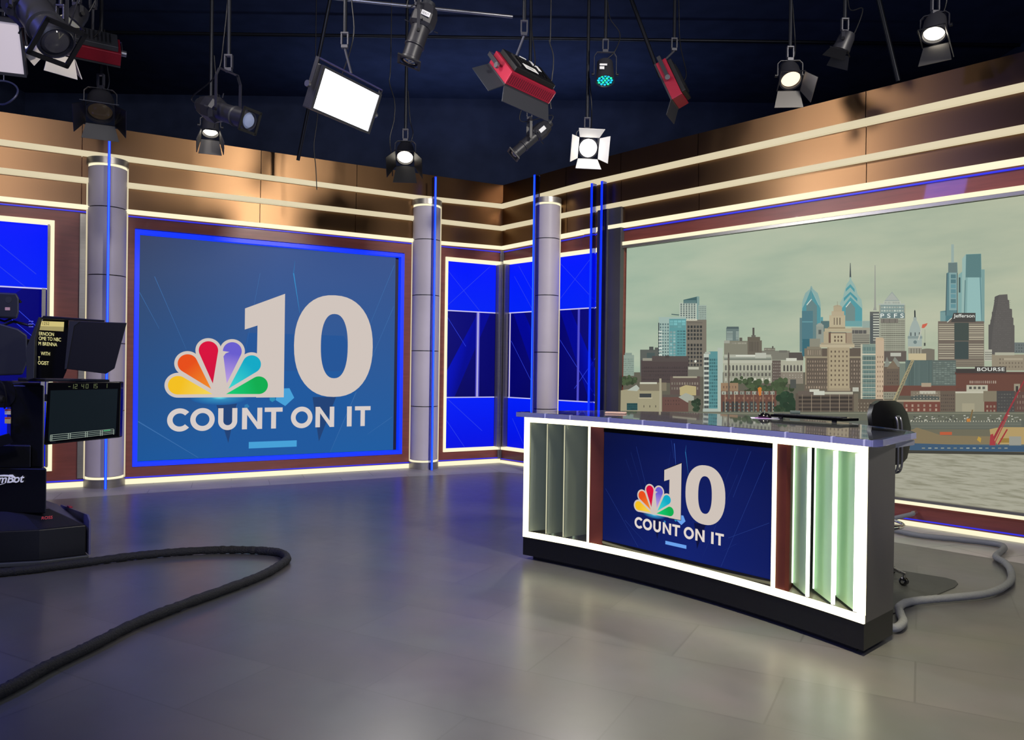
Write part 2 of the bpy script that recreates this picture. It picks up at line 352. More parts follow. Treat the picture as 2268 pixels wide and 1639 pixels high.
def logo(P, wcol=(208, 196, 188), k=0, bgk=1.0):
    """coordinates in metres from the lower left of the wall screen picture"""
    Lc = (60, 110, 170) if k == 0 else (30, 50, 120)
    for a, b, w_ in (((0, 2.356), (.227, 1.913), .006), ((.166, 2.564), (.544, 1.662), .006), ((3.34, 2.952), (2.79, 1.6), .006), ((3.34, 2.352), (2.9, 1.33), .006),
                  ((0, .755), (.701, .275), .012), ((3.34, .744), (2.964, .501), .006), ((2.791, 1.105), (2.423, .264), .008), ((1.172, .946), (1.1, .6), .005), ((1.445, 2.698), (1.26, 1.6), .004)):
        P.line(a, b, w_, Lc, w2=w_*.4)
    P.line((1.887, 2.73), (1.978, 2.194), .014, (50, 140, 200), w2=.002); P.line((1.904, 2.904), (1.887, 2.73), .002, (45, 110, 170), w2=.012)
    dk = (32, 66, 118) if k == 0 else (8, 14, 60)
    P.poly([(.895, 1.011), (1.172, .98), (1.068, .449)], dk); P.poly([(2.168, 1.042), (2.5, 1.04), (2.264, .425)], dk)
    lb = (70, 160, 215) if k == 0 else (105, 160, 235)
    P.poly([(1.268, .945), (1.302, .957), (1.329, .923), (1.297, .892), (1.263, .903)], (45, 120, 175))
    P.poly([(1.589, 1.05), (1.662, 1.05), (1.663, 1.004), (1.625, .978), (1.59, 1.004)], (45, 140, 180))
    P.poly([(1.692, 1.158), (1.851, 1.164), (1.917, 1.034), (1.797, .923), (1.669, 1.004)], lb)
    # glow under the feathers
    P.k += 1
    for rr, cc, ce in ((.36, (50, 140, 190), (30, 88, 156) if k == 0 else (13, 31, 107)),):
        for i in range(24):
            a0, a1 = PI+PI*i/24, PI+PI*(i+1)/24
            for f0, f1, c0, c1 in ((0, .3, (110, 225, 235), cc), (.3, 1, cc, ce)):
                q = [(.955+rr*f*math.cos(a), 1.047+rr*.28*f*math.sin(a)) for f, a in ((f0, a0), (f1, a0), (f1, a1), (f0, a1))]
                if f0 == 0: P.poly([q[0], q[1], q[2]], None, [c0, c1, c1], new=False)
                else: P.poly(q, None, [c0, c1, c1, c0], new=False)
    # numerals
    if k:
        for e, cc in ((.012, (20, 22, 40)),):
            P.poly([(1.257-e, 2.219+e), (1.776+e, 2.443+2*e), (1.776+e, 1.041-e), (1.413-e, 1.041-e), (1.42-e, 1.999), (1.257-e, 1.94-e)], cc)
    P.poly([(1.257, 2.219), (1.776, 2.443), (1.776, 1.041), (1.413, 1.041), (1.42, 2.0), (1.257, 1.94)], wcol)
    P.ring((2.466, 1.752), .561, .711, .192, .45, wcol, p=.88, p2=.85)
    # feathers
    cx0 = (.955, 1.075)
    F6 = [((.452, 1.205), (.865, 1.09), (243, 190, 30), (240, 214, 90)), ((.562, 1.482), (.849, 1.156), (230, 78, 22), (240, 140, 40)), ((.81, 1.655), (.867, 1.227), (215, 12, 60), (205, 15, 60)),
          ((1.104, 1.651), (1.039, 1.228), (104, 92, 205), (190, 160, 225)), ((1.352, 1.484), (1.06, 1.159), (12, 168, 196), (60, 215, 205)), ((1.446, 1.205), (1.031, 1.09), (10, 172, 80), (20, 205, 120))]
    def tear(c, tip, r):
        c, tip = Vector(c), Vector(tip); d = tip-c; L = d.length; a = math.acos(max(-1, min(1, r/L))); th = math.atan2(d.y, d.x)
        pts = [tip]; n = 26
        for i in range(n+1):
            t = th+a+(2*PI-2*a)*i/n; pts.append(Vector((c.x+r*math.cos(t), c.y+r*math.sin(t))))
        return pts
    P.k += 1
    for c, t, c1, c2 in F6: P.poly(tear(c, (cx0[0]*.6+t[0]*.4, cx0[1]*.6+t[1]*.4-.01), .158), wcol, new=False); P.k += 0
    P.poly([(.452, 1.047), (1.446, 1.047), (1.30, 1.35), (1.1, 1.5), (.8, 1.5), (.6, 1.35)], wcol)
    for c, t, c1, c2 in F6:
        pts = tear(c, t, .118)
        P.poly(pts, c1, [c2]+[c1]*(len(pts)-1))
    P.poly([(.96, 1.70), (.978, 1.652), (1.066, 1.64), (1.02, 1.62), (.99, 1.575), (.985, 1.50), (.93, 1.5)], wcol)
    # COUNT ON IT
    z0, z1, st = .622, .905, .064; h = z1-z0; cy = (z0+z1)/2; ro = h/2+.006
    tw = (214, 204, 200) if k == 0 else (225, 214, 206)
    P.ring((.329+ro, cy), ro, ro, ro-st, ro-st, tw, a0=42, a1=318)
    P.ring((.748, cy), ro, ro, ro-st, ro-st, tw)
    P.k += 1
    def r_(a, b, c, d): P.rect(a, b, c, d, tw, new=False)
    uc = (.938+1.176)/2; ur = .119
    r_(.938, z0+ur-.01, .938+st, z1); r_(1.176-st, z0+ur-.01, 1.176, z1)
    P.ring((uc, z0+ur-.004), ur, ur, ur-st, ur-st, tw, a0=180, a1=360, n=24)
    for a, b in ((1.236, 1.495), (2.211, 2.475)):
        P.k += 1
        r_(a, z0, a+st, z1); r_(b-st, z0, b, z1); P.k += 1
        P.poly([(a, z1), (a+st*.95, z1), (b, z0), (b-st*.95, z0)], tw, new=False)
    for a, b in ((1.526, 1.762), (2.774, 3.005)):
        P.k += 1
        r_(a, z1-st*.9, b, z1); r_((a+b)/2-st/2, z0, (a+b)/2+st/2, z1-st*.9)
    P.ring((2.022, cy), ro, ro, ro-st, ro-st, tw)
    P.k += 1; r_(2.658, z0, 2.727, z1)
    P.rect(1.325, .366, 1.957, .452, lb)
# ---- wall screen
vs = thing('video_wall', 'large square screen with blue lit border and a coloured fan logo over COUNT ON IT', 'screen', A.P(3.4, .2, 0))
def kid(o, root):                                                     # meshes here are in world space
    o.parent = root; o.matrix_parent_inverse = Matrix.Translation(-Vector(root.location)); return o
m = MB()
t0, t1, z0, z1, bw = 1.650, 5.173, .207, 3.118, .052
for a, b, c, d in ((t0, t1, z0, z0+bw), (t0, t1, z1-bw, z1), (t0, t0+bw, z0+bw, z1-bw), (t1-bw, t1, z0+bw, z1-bw)):
    m = MB(); A.box(m, a, b, c, d, -.11, .015); kid(m.build('light_border', blueled, smooth=False), vs)
m = MB(); A.box(m, t0+bw, t1-bw, z0+bw, z1-bw, -.118, -.085); kid(m.build('bezel', black, smooth=False), vs)
mp = lambda a, b: A.P(5.11-a, b, -.082)
P = Pic(mp, nA)
x0, x1, y0, y1 = -.01, 3.36, .262, 3.064
n = 10
for i in range(n):
    ya, yb = y0+(y1-y0)*i/n, y0+(y1-y0)*(i+1)/n; ca = lambda y: tuple(a*(1-(y-y0)/(y1-y0))+b*(y-y0)/(y1-y0) for a, b in zip((26, 86, 152), (60, 71, 102)))
    cb = lambda y: tuple(a*(1-(y-y0)/(y1-y0))+b*(y-y0)/(y1-y0) for a, b in zip((30, 92, 160), (58, 84, 140)))
    xm = (x0+x1)/2
    for xa, xb, fa, fb in ((x0, xm, ca, cb), (xm, x1, cb, cb)):
        P.poly([(xa, ya), (xb, ya), (xb, yb), (xa, yb)], None, [fa(ya), fb(ya), fb(yb), fa(yb)], new=False)
P.poly([(.9, y0), (2.42, y0), (2.9, 1.4), (1.2, 1.4), (.8, .9)], (30, 88, 156)); P.poly([(1.2, 1.4), (2.9, 1.4), (2.6, 1.9), (1.3, 1.9)], (34, 84, 150))
logo(P)
kid(P.build('display', [screenmat], None), vs)

# ---- blue light panels
def panel_face(Wl, t0, t1, z0, z1, bars, name, root, off=-.06, diag=()):
    P = Pic(lambda a, b: Wl.P(a, b, off), Wl.n)
    P.rect(t0, 2.335, t1, z1, (0, 34, 245), (0, 22, 255)); P.rect(t0, z0, t1, 1.02, (0, 14, 225), (0, 30, 248), new=False)
    P.poly([(t0, 1.02), (t1, 1.02), (t1, 2.335), (t0, 2.335)], None, [(0, 0, 100), (4, 4, 92), (10, 10, 120), (0, 0, 110)], new=False)  # recess shade and reflection gradient painted into the dark middle
    P.poly([(t0+(t1-t0)*.1, 2.335), (t0+(t1-t0)*.35, 2.335), (t1, 1.35), (t1, 1.02), (t0+(t1-t0)*.8, 1.02)], None, [(0, 4, 150), (0, 4, 150), (0, 16, 190), (0, 12, 180), (0, 6, 140)])  # painted reflection, a lighter diagonal band across the middle
    for a, b in diag: P.line(a, b, .006, (50, 70, 235))
    P.line((t0, 2.335), (t1, 2.335), .016, (205, 200, 245)); P.line((t0, 1.02), (t1, 1.02), .016, (190, 188, 245))
    for b_, w_, c_ in bars: P.line((b_, 1.03), (b_, 2.325), w_*2.2, (70, 66, 190)); P.line((b_, 1.03), (b_, 2.325), w_, c_)
    return kid(P.build(name, [emit_attr('light_panel_picture', 1.0)], None), root)
def light_panel(Wl, t0, t1, z0, z1, label, frame, bars, diag, post=None):
    r = thing('lit_wall_panel', label, 'wall panel', Wl.P((t0+t1)/2, z0, 0), 'blue lit wall panels')
    m = MB(); Wl.box(m, t0, t1, z0, z1, -.115, -.07); kid(m.build('backing', black, smooth=False), r)
    panel_face(Wl, t0, t1, z0, z1, bars, 'lit_face', r, diag=diag)
    for a, b, c, d in frame:
        m = MB(); Wl.box(m, a, b, c, d, -.11, .03); kid(m.build('light_strip', cream, smooth=False), r)
    for a, b, c, d in (post or []):
        m = MB(); Wl.box(m, a, b, c, d, -.06, .02); kid(m.build('steel_edge', steel, smooth=False), r)
    return r
light_panel(A, .09, .955, .25, 3.08, 'blue lit wall panel left of the room corner, beside the middle column', [(.955, .99, .205, 3.13), (.02, .955, 3.085, 3.13), (.02, .955, .205, .245)],
            [(.395, .03, (176, 170, 225))], [((.93, 2.95), (.35, 2.335)), ((.93, 2.4), (.2, 3.05)), ((.93, 2.25), (.6, 1.8)), ((.93, .7), (.6, .26)), ((.3, .5), (.9, 1.0))], post=[(.06, .085, .25, 3.08)])
light_panel(B, .09, 1.06, .25, 3.09, 'blue lit wall panel between the room corner and the right column', [(.04, 1.1, 3.10, 3.145), (.04, 1.1, .205, .245)],
            [(.12, .018, (235, 225, 210))], [((.2, 2.9), (.9, 2.0)), ((.3, 3.05), (.8, 2.4)), ((.2, .7), (.5, .26)), ((.15, 1.9), (.6, 1.3))], post=[(.055, .085, .25, 3.09)])
light_panel(B, 1.1, 1.965, .25, 3.10, 'blue lit wall panel right of the right column, beside the steel pilaster', [(1.1, 1.965, 3.105, 3.145), (1.1, 1.965, .205, .245)],
            [(1.568, .02, (80, 80, 205))], [((1.2, 3.0), (1.9, 2.4)), ((1.2, 2.5), (1.8, 3.05)), ((1.2, 1.9), (1.9, 1.1)), ((1.5, 1.2), (1.95, 1.7))])
light_panel(A, 6.09, 8.36, .25, 3.08, 'blue lit wall panel at the left end of the set, behind the camera pedestal', [(6.02, 6.06, .205, 3.13), (6.06, 8.4, 3.085, 3.13), (6.06, 8.4, .205, .245)],
            [(7.3, .03, (150, 140, 220))], [((6.2, 2.5), (6.6, 2.85)), ((6.3, 2.34), (6.6, 2.6)), ((6.2, 1.9), (6.9, 2.6)), ((6.15, 1.7), (6.8, 2.3)), ((6.2, .9), (6.8, .3))], post=[(6.065, 6.088, .25, 3.08), (6.1, 6.14, .25, 2.33)])

# ---------------------------------------------------------------- columns
def column(c, r, d, n, label, side=None, seg=4):
    """c = axis on the floor, n = wall normal"""
    c = Vector(c); root = thing('column', label, 'column', c, 'round lit columns on the set wall')
    c0 = Vector((0, 0, 0)); m = MB()
    m.lathe(c0, (0, 0, 1), [(0, r*1.07), (.10, r*1.07)], 40); m.build('steel_base', steel, root, smooth=True)
    m = MB(); m.lathe(c0, (0, 0, 1), [(.10, r*.99), (.125, r*.99)], 40); m.build('base_glow_ring', cream, root)
    joints = [.125, .905, 1.71, 2.515, 3.32, 3.80]
    for a, b in zip(joints[:-1], joints[1:]):
        m = MB(); m.lathe(c0, (0, 0, 1), [(a+.006, r*.93), (a+.006, r), (b-.006, r), (b-.006, r*.93)], 48); m.build('shaft_segment', shaft, root)
    m = MB(); m.lathe(c0, (0, 0, 1), [(.12, r*.93), (3.8, r*.93)], 32); m.build('core', black, root)
    m = MB(); m.lathe(c0, (0, 0, 1), [(3.80, r*.99), (3.825, r*.99)], 40); m.build('cap_glow_ring', cream, root)
    m = MB(); m.lathe(c0, (0, 0, 1), [(3.825, r*1.09), (3.90, r*1.09)], 40); m.build('steel_cap', steel, root)
    for s in (-1, 1):
        tcam = Vector((-c.y, c.x, 0)).normalized()*(-s)
        q = tcam*(r*1.035) + n*(-.0)
        m = MB(); m.cyl(q+Vector((0, 0, .1)), q+Vector((0, 0, 3.85)), .008, 8); m.build('edge_light', creamdim, root)
    # fin: clear slab with a lit front edge
    t = Vector((-n.y, n.x, 0)); e0, e1, hw = r*.98, r+.10, .014
    def slab(a, b, z0, z1, w_): return [[n*a+t*w_+Vector((0, 0, z0)), n*b+t*w_+Vector((0, 0, z0)), n*b-t*w_+Vector((0, 0, z0)), n*a-t*w_+Vector((0, 0, z0))], [n*a+t*w_+Vector((0, 0, z1)), n*b+t*w_+Vector((0, 0, z1)), n*b-t*w_+Vector((0, 0, z1)), n*a-t*w_+Vector((0, 0, z1))]]
    m = MB(); m.loft(slab(e0, e1-.014, .002, 4.2, hw*.9)); f = m.build('acrylic_fin', finm, root, smooth=False)
    m = MB(); m.loft(slab(e1-.014, e1, .002, 4.2, hw)); m.build('lit_fin_edge', blueled, f, smooth=False)
    m = MB(); m.loft(slab(e1, e1+.002, .002, 4.19, hw*.45)); m.build('bright_fin_line', azure, f, smooth=False)
    return root
column(fl(231, 1076), .208, dA, nA, 'pale round column left of the large logo screen, behind the camera pedestal')
column(fl(938, 1036), .200, dA, nA, 'pale round column between the large logo screen and the corner panels')
col3 = at(1209, 760, 10.98); col3.z = 0
column(col3, .178, dB, nB, 'pale round column nearest the desk, right of the room corner')
m = MB(); q = B.P(1.175, 0, .18); m.box(q.x-.015, q.y-.02, .12, q.x+.015, q.y+.02, 3.86); o = m.build('light_tube', cream, smooth=False); tag(o, 'thin warm white vertical light tube on the right side of the column nearest the desk', 'light')
for i, (t_, lab) in enumerate(((1.985, 'blue lit vertical fin on the steel pilaster, the one nearer the corner'), (2.165, 'blue lit vertical fin on the steel pilaster, the one nearer the skyline screen'))):
    r = thing('light_fin', lab, 'light', B.P(t_, 0, .1), 'blue fins on the steel pilaster')
    m = MB(); B.box(m, t_-.012, t_+.012, .06, 4.0, .087, .165); f = kid(m.build('acrylic_fin', finm, smooth=False), r)
    m = MB(); B.box(m, t_-.014, t_+.014, .06, 4.0, .166, .18); o = kid(m.build('lit_edge', blueled, smooth=False), r)
    m = MB(); B.box(m, t_-.02, t_+.02, .04, .06, .087, .19); kid(m.build('foot_plate', steel, smooth=False), r)
# ---------------------------------------------------------------- skyline screen on the right wall
def sky_mat(name, water=False):
    m, nt, b = node_mat(name); L = nt.links
    b.inputs['Base Color'].default_value = (.01, .01, .01, 1); b.inputs['Roughness'].default_value = .5; b.inputs['Specular IOR Level'].default_value = .03
    tc = nt.nodes.new('ShaderNodeTexCoord'); mp = nt.nodes.new('ShaderNodeMapping'); nz = nt.nodes.new('ShaderNodeTexNoise'); nz.inputs['Detail'].default_value = 5
    mp.inputs['Scale'].default_value = (1.2, 1.2, 12) if water else (.45, .45, 1.9)
    nz.inputs['Scale'].default_value = 4.5 if water else 1.1
    cr_ = nt.nodes.new('ShaderNodeValToRGB'); e = cr_.color_ramp.elements
    if water:
        e[0].position = .3; e[0].color = rgb((134, 132, 112)); e[1].position = .55; e[1].color = rgb((166, 164, 146))
    else:
        e[0].position = .25; e[0].color = rgb((146, 166, 152)); e[1].position = .7; e[1].color = rgb((186, 192, 172))
        x = cr_.color_ramp.elements.new(.48); x.color = rgb((170, 183, 164))
    L.new(tc.outputs['Object'], mp.inputs[0]); L.new(mp.outputs[0], nz.inputs['Vector']); L.new(nz.outputs[0], cr_.inputs[0])
    if water: L.new(cr_.outputs[0], b.inputs['Emission Color'])
    else:
        sx = nt.nodes.new('ShaderNodeSeparateXYZ'); L.new(tc.outputs['Object'], sx.inputs[0])
        mr = nt.nodes.new('ShaderNodeMapRange'); mr.inputs[1].default_value = 1.3; mr.inputs[2].default_value = 4.6; mr.inputs[3].default_value = 0; mr.inputs[4].default_value = 1
        L.new(sx.outputs[0], mr.inputs[0])
        tr = nt.nodes.new('ShaderNodeValToRGB'); q = tr.color_ramp.elements; q[0].color = (.86, .96, .93, 1); q[1].color = (1.08, 1.0, .93, 1)
        L.new(mr.outputs[0], tr.inputs[0])
        mx = nt.nodes.new('ShaderNodeMix'); mx.data_type = 'RGBA'; mx.blend_type = 'MULTIPLY'; mx.inputs[0].default_value = 1
        L.new(cr_.outputs[0], mx.inputs[6]); L.new(tr.outputs[0], mx.inputs[7]); L.new(mx.outputs[2], b.inputs['Emission Color'])
    b.inputs['Emission Strength'].default_value = 1
    return m
ss = thing('skyline_screen', 'very wide wall screen showing a grey city skyline above a river', 'screen', B.P(5.6, .2, 0))
m = MB(); B.box(m, 2.42, 8.9, .25, 3.11, -.12, -.06); kid(m.build('backing', black, smooth=False), ss)
SO = -.035
def zz(X, Y): return B.P(*B.px(1380+X/2.554, 480+Y/2.554, SO), SO)
P = Pic(lambda a, b: B.P(a, b, SO-.02), nB, .00015)
P.rect(2.42, .9, 8.9, 3.10, (170, 185, 165), mi=1); P.rect(2.42, .25, 8.9, .9, (160, 160, 142), new=False, mi=2)
P.mp = zz; P.flt = lambda c: tuple(a*.87+b*.13 for a, b in zip(c, (142, 146, 130)))
def R(x0, y0, x1, y1, c, new=True): P.rect(x0, y0, x1, y1, c, new=new)
def G(x0, y0, x1, y1, nx, ny, fx, fy, c, arch=False): P.grid(x0, y0, x1, y1, nx, ny, fx, fy, c, arch)
def PL(pts, c): P.poly(pts, c)
def stripes(x0, y0, x1, y1, n, f, c): P.grid(x0, y0, x1, y1, 1, n, 1, f, c)
# ground, far shore
R(-12, 880, 2700, 1110, (92, 88, 76))
# far towers
R(0, 782, 62, 900, (140, 158, 146)); G(2, 800, 60, 895, 7, 8, .5, .5, (110, 130, 122)); R(10, 770, 50, 784, (132, 150, 140))
R(97, 752, 205, 900, (84, 88, 84)); R(148, 735, 172, 755, (70, 74, 72)); R(180, 740, 204, 756, (78, 82, 78)); R(135, 770, 180, 820, (66, 80, 80))
R(320, 488, 432, 588, (186, 198, 184)); G(322, 490, 412, 586, 6, 9, .62, .6, (70, 86, 88)); PL([(342, 490), (342, 470), (418, 452), (418, 490)], (58, 92, 96)); stripes(344, 474, 414, 490, 3, .35, (120, 150, 148)); PL([(418, 450), (432, 452), (432, 588), (418, 588)], (122, 154, 150))
R(426, 500, 472, 588, (158, 176, 164)); G(427, 505, 471, 588, 5, 8, .5, .5, (92, 108, 106))
R(358, 583, 472, 880, (118, 110, 98)); G(362, 612, 450, 700, 5, 4, .66, .66, (48, 50, 50)); G(362, 715, 450, 850, 5, 6, .66, .66, (50, 50, 50)); R(330, 580, 420, 588, (215, 212, 190)); stripes(362, 594, 450, 604, 2, .35, (80, 76, 70))
R(203, 568, 358, 812, (160, 184, 176)); G(206, 600, 262, 810, 4, 12, .55, .62, (84, 110, 112)); R(262, 578, 357, 800, (88, 150, 154)); G(264, 645, 300, 800, 2, 9, .7, .7, (140, 172, 172)); G(305, 640, 355, 800, 3, 10, .8, .5, (64, 112, 118)); G(264, 585, 355, 630, 4, 3, .85, .8, (104, 165, 168))
R(200, 600, 206, 812, (52, 62, 66)); P.line((275, 552), (318, 556), 5, (60, 84, 88))
stripes(203, 640, 222, 810, 9, .4, (214, 222, 212))
R(103, 812, 372, 940, (72, 60, 60)); R(165, 788, 372, 820, (78, 68, 66)); R(112, 800, 165, 815, (150, 146, 132)); stripes(108, 850, 366, 930, 5, .12, (60, 50, 50)); R(240, 785, 262, 800, (66, 58, 56))
G(110, 842, 365, 930, 26, 4, .35, .45, (56, 48, 50))
R(368, 845, 470, 905, (112, 110, 98)); R(370, 850, 430, 864, (186, 186, 168)); P.disc((411, 818), 7, (228, 230, 215), 12)
R(268, 903, 436, 1012, (88, 72, 68)); R(284, 903, 420, 912, (170, 164, 140)); G(272, 930, 430, 985, 11, 2, .5, .5, (130, 120, 108))
# mid distance
R(585, 628, 657, 704, (100, 118, 116)); R(588, 622, 656, 634, (74, 90, 92)); stripes(588, 648, 622, 700, 6, .4, (165, 178, 168)); stripes(640, 648, 656, 700, 6, .4, (165, 178, 168)); 
R(573, 702, 712, 800, (126, 124, 108)); R(573, 700, 605, 716, (160, 162, 148)); G(615, 710, 700, 722, 9, 1, .5, .7, (165, 160, 144)); R(660, 684, 676, 704, (88, 84, 76))
R(706, 680, 777, 800, (96, 88, 76)); R(706, 700, 787, 800, (100, 92, 80)); G(715, 700, 770, 770, 5, 1, .3, .8, (70, 64, 58)); R(734, 628, 745, 682, (74, 70, 66)); R(728, 670, 752, 682, (96, 92, 84))
R(787, 758, 945, 810, (120, 118, 106)); R(800, 742, 862, 760, (112, 108, 96)); G(795, 745, 860, 756, 7, 1, .5, .6, (170, 165, 150)); R(845, 732, 853, 746, (80, 78, 72)); R(885, 756, 930, 768, (104, 102, 94))
R(940, 768, 1022, 812, (78, 72, 68)); R(795, 812, 905, 950, (92, 80, 74)); G(850, 820, 895, 940, 4, 7, .4, .35, (150, 142, 130))
R(570, 790, 845, 942, (152, 152, 134)); R(575, 780, 840, 800, (176, 178, 162)); R(640, 783, 790, 790, (224, 226, 212)); stripes(575, 796, 840, 812, 2, .5, (96, 108, 102)); R(750, 770, 812, 800, (186, 188, 174))
R(566, 812, 846, 828, (186, 186, 168)); R(572, 828, 842, 876, (176, 176, 156)); G(574, 836, 842, 872, 13, 1, .5, .85, (84, 84, 78), True); G(574, 882, 842, 904, 13, 1, .5, .8, (96, 92, 86)); G(574, 910, 842, 932, 13, 1, .45, .8, (190, 188, 172))
R(895, 812, 1022, 945, (134, 124, 110)); R(895, 812, 1022, 880, (174, 172, 152)); R(925, 800, 985, 816, (212, 212, 196)); G(905, 836, 1020, 876, 6, 1, .5, .9, (72, 68, 64), True); G(905, 890, 1020, 915, 7, 2, .35, .4, (168, 162, 148))
# glass spired towers
R(1002, 572, 1022, 765, (92, 122, 126)); R(1120, 568, 1134, 700, (84, 150, 156)); R(1122, 590, 1180, 660, (78, 106, 108))
PL([(1015, 780), (1015, 500), (1020, 470), (1034, 432), (1060, 410), (1066, 392), (1070, 392), (1078, 410), (1104, 432), (1116, 470), (1121, 500), (1121, 780)], (136, 172, 168))
PL([(1017, 780), (1017, 520), (1040, 475), (1068, 405), (1095, 470), (1120, 520), (1120, 780)], (76, 144, 154))
PL([(1040, 700), (1040, 505), (1068, 468), (1100, 505), (1100, 700)], (96, 126, 128)); P.line((1042, 500), (1070, 466), 5, (214, 224, 214)); P.line((1068, 412), (1110, 500), 3, (150, 186, 180)); P.line((1066, 395), (1068, 470), 2, (120, 140, 140))
R(1015, 533, 1077, 780, (72, 116, 128)); stripes(1016, 540, 1076, 760, 2, .05, (90, 140, 148)); R(1018, 692, 1060, 790, (48, 98, 112))
PL([(1284, 345), (1287, 262), (1290, 262), (1294, 345)], (62, 70, 74))
PL([(1236, 620), (1230, 490), (1248, 455), (1254, 425), (1262, 400), (1268, 382), (1284, 360), (1286, 342), (1292, 342), (1296, 360), (1312, 384), (1320, 402), (1330, 440), (1352, 470), (1357, 505), (1357, 625)], (146, 180, 172))
PL([(1240, 620), (1240, 520), (1290, 455), (1355, 520), (1355, 620)], (76, 152, 162)); PL([(1252, 480), (1252, 460), (1289, 425), (1328, 462), (1328, 480), (1289, 440)], (70, 146, 158)); PL([(1262, 425), (1264, 408), (1289, 382), (1313, 410), (1313, 428), (1289, 400)], (74, 150, 160))
PL([(1262, 620), (1262, 515), (1289, 482), (1316, 515), (1316, 620)], (108, 134, 132)); P.line((1264, 512), (1290, 480), 5, (212, 222, 212)); R(1262, 590, 1355, 620, (104, 160, 162))
# mid towers
R(1295, 628, 1398, 760, (158, 154, 136)); stripes(1302, 665, 1398, 760, 9, .5, (92, 90, 84)); R(1300, 642, 1380, 662, (84, 82, 80)); G(1300, 642, 1396, 662, 4, 1, .08, 1, (160, 156, 140)); R(1358, 590, 1400, 628, (146, 166, 158))
PL([(1427, 275), (1431, 275), (1434, 510), (1438, 530), (1418, 530), (1424, 510)], (150, 152, 144)); R(1400, 538, 1462, 720, (88, 90, 88)); stripes(1418, 545, 1462, 705, 11, .4, (196, 200, 184)); R(1400, 560, 1418, 720, (76, 82, 84))
R(1452, 500, 1600, 762, (158, 160, 142)); PL([(1480, 500), (1484, 475), (1525, 424), (1566, 475), (1570, 500)], (152, 164, 158)); PL([(1486, 472), (1525, 432), (1560, 472)], (170, 176, 168)); R(1478, 478, 1575, 498, (188, 194, 180)); G(1482, 480, 1570, 496, 14, 1, .4, .8, (136, 146, 142))
R(1448, 492, 1598, 500, (176, 186, 176)); R(1460, 500, 1594, 545, (124, 146, 144)); G(1462, 504, 1592, 542, 9, 2, .7, .5, (176, 186, 174)); R(1456, 545, 1597, 575, (100, 122, 124)); stripes(1462, 585, 1598, 760, 15, .42, (112, 110, 98)); G(1462, 580, 1598, 760, 14, 1, .12, 1, (158, 160, 142)); R(1462, 578, 1560, 600, (118, 112, 104)); G(1462, 578, 1560, 600, 3, 1, .06, 1, (60, 58, 56))
# tan tower with stepped crown
R(1035, 745, 1350, 985, (92, 80, 70)); R(1030, 745, 1130, 800, (118, 108, 92)); R(1030, 790, 1352, 800, (150, 138, 114)); G(1045, 752, 1125, 785, 6, 1, .35, .8, (150, 134, 116)); G(1045, 808, 1165, 945, 9, 6, .42, .5, (146, 128, 110)); G(1290, 808, 1350, 945, 4, 6, .42, .5, (140, 124, 108)); R(1030, 950, 1350, 985, (100, 88, 76)); G(1035, 955, 1165, 975, 9, 1, .4, .6, (160, 140, 120)); R(1035, 800, 1042, 950, (150, 136, 112))
R(1097, 612, 1140, 740, (142, 150, 140)); P.disc((1118, 622), 20, (150, 158, 148), 20, 180, 360); R(1110, 640, 1126, 665, (84, 90, 88)); R(1060, 690, 1120, 742, (136, 134, 118)); R(1045, 735, 1125, 750, (128, 120, 102))
R(1166, 740, 1286, 1000, (172, 156, 126)); G(1172, 750, 1282, 990, 5, 9, .34, .42, (96, 80, 66)); R(1166, 970, 1290, 1000, (160, 144, 118)); R(1160, 700, 1170, 985, (150, 134, 108))
R(1118, 722, 1314, 740, (190, 176, 146)); R(1125, 712, 1308, 724, (166, 152, 126)); R(1155, 655, 1292, 714, (100, 74, 62)); R(1140, 650, 1168, 716, (176, 162, 132)); R(1268, 655, 1300, 716, (160, 140, 116)); R(1180, 660, 1264, 718, (188, 174, 142)); G(1195, 670, 1250, 712, 3, 2, .5, .6, (104, 86, 70)); R(1145, 632, 1300, 652, (182, 168, 136))
R(1172, 558, 1262, 640, (188, 174, 142)); G(1192, 572, 1240, 612, 3, 1, .35, 1, (108, 94, 78)); R(1185, 535, 1256, 562, (184, 168, 138)); R(1196, 510, 1244, 538, (178, 162, 132)); P.disc((1218, 512), 24, (172, 158, 130), 18, 180, 360, sy=.5); P.line((1218, 480), (1218, 505), 2, (140, 130, 110)); R(1165, 625, 1262, 634, (150, 134, 106))
# slender white tower
R(462, 775, 498, 1095, (196, 202, 190)); stripes(464, 790, 494, 1090, 11, .58, (54, 60, 62)); G(464, 790, 494, 1090, 3, 11, .1, .6, (170, 176, 168)); R(492, 762, 542, 1105, (84, 142, 146)); G(494, 800, 541, 1100, 4, 16, .8, .62, (62, 112, 118)); R(541, 742, 570, 1106, (180, 190, 178)); R(458, 1085, 545, 1104, (172, 184, 174)); R(470, 765, 500, 778, (170, 178, 166))
# glass and beige tower
R(1350, 722, 1438, 1032, (124, 144, 134)); stripes(1358, 735, 1434, 1030, 11, .82, (92, 116, 112)); G(1358, 735, 1434, 1030, 5, 11, .08, .8, (140, 160, 150)); R(1350, 722, 1360, 1032, (196, 190, 166)); R(1350, 775, 1440, 783, (206, 200, 176)); stripes(1350, 800, 1440, 1030, 9, .12, (206, 202, 180)); R(1434, 690, 1482, 1034, (198, 174, 146)); R(1436, 684, 1476, 700, (196, 172, 140)); G(1440, 780, 1480, 1028, 3, 9, .28, .42, (104, 82, 68))
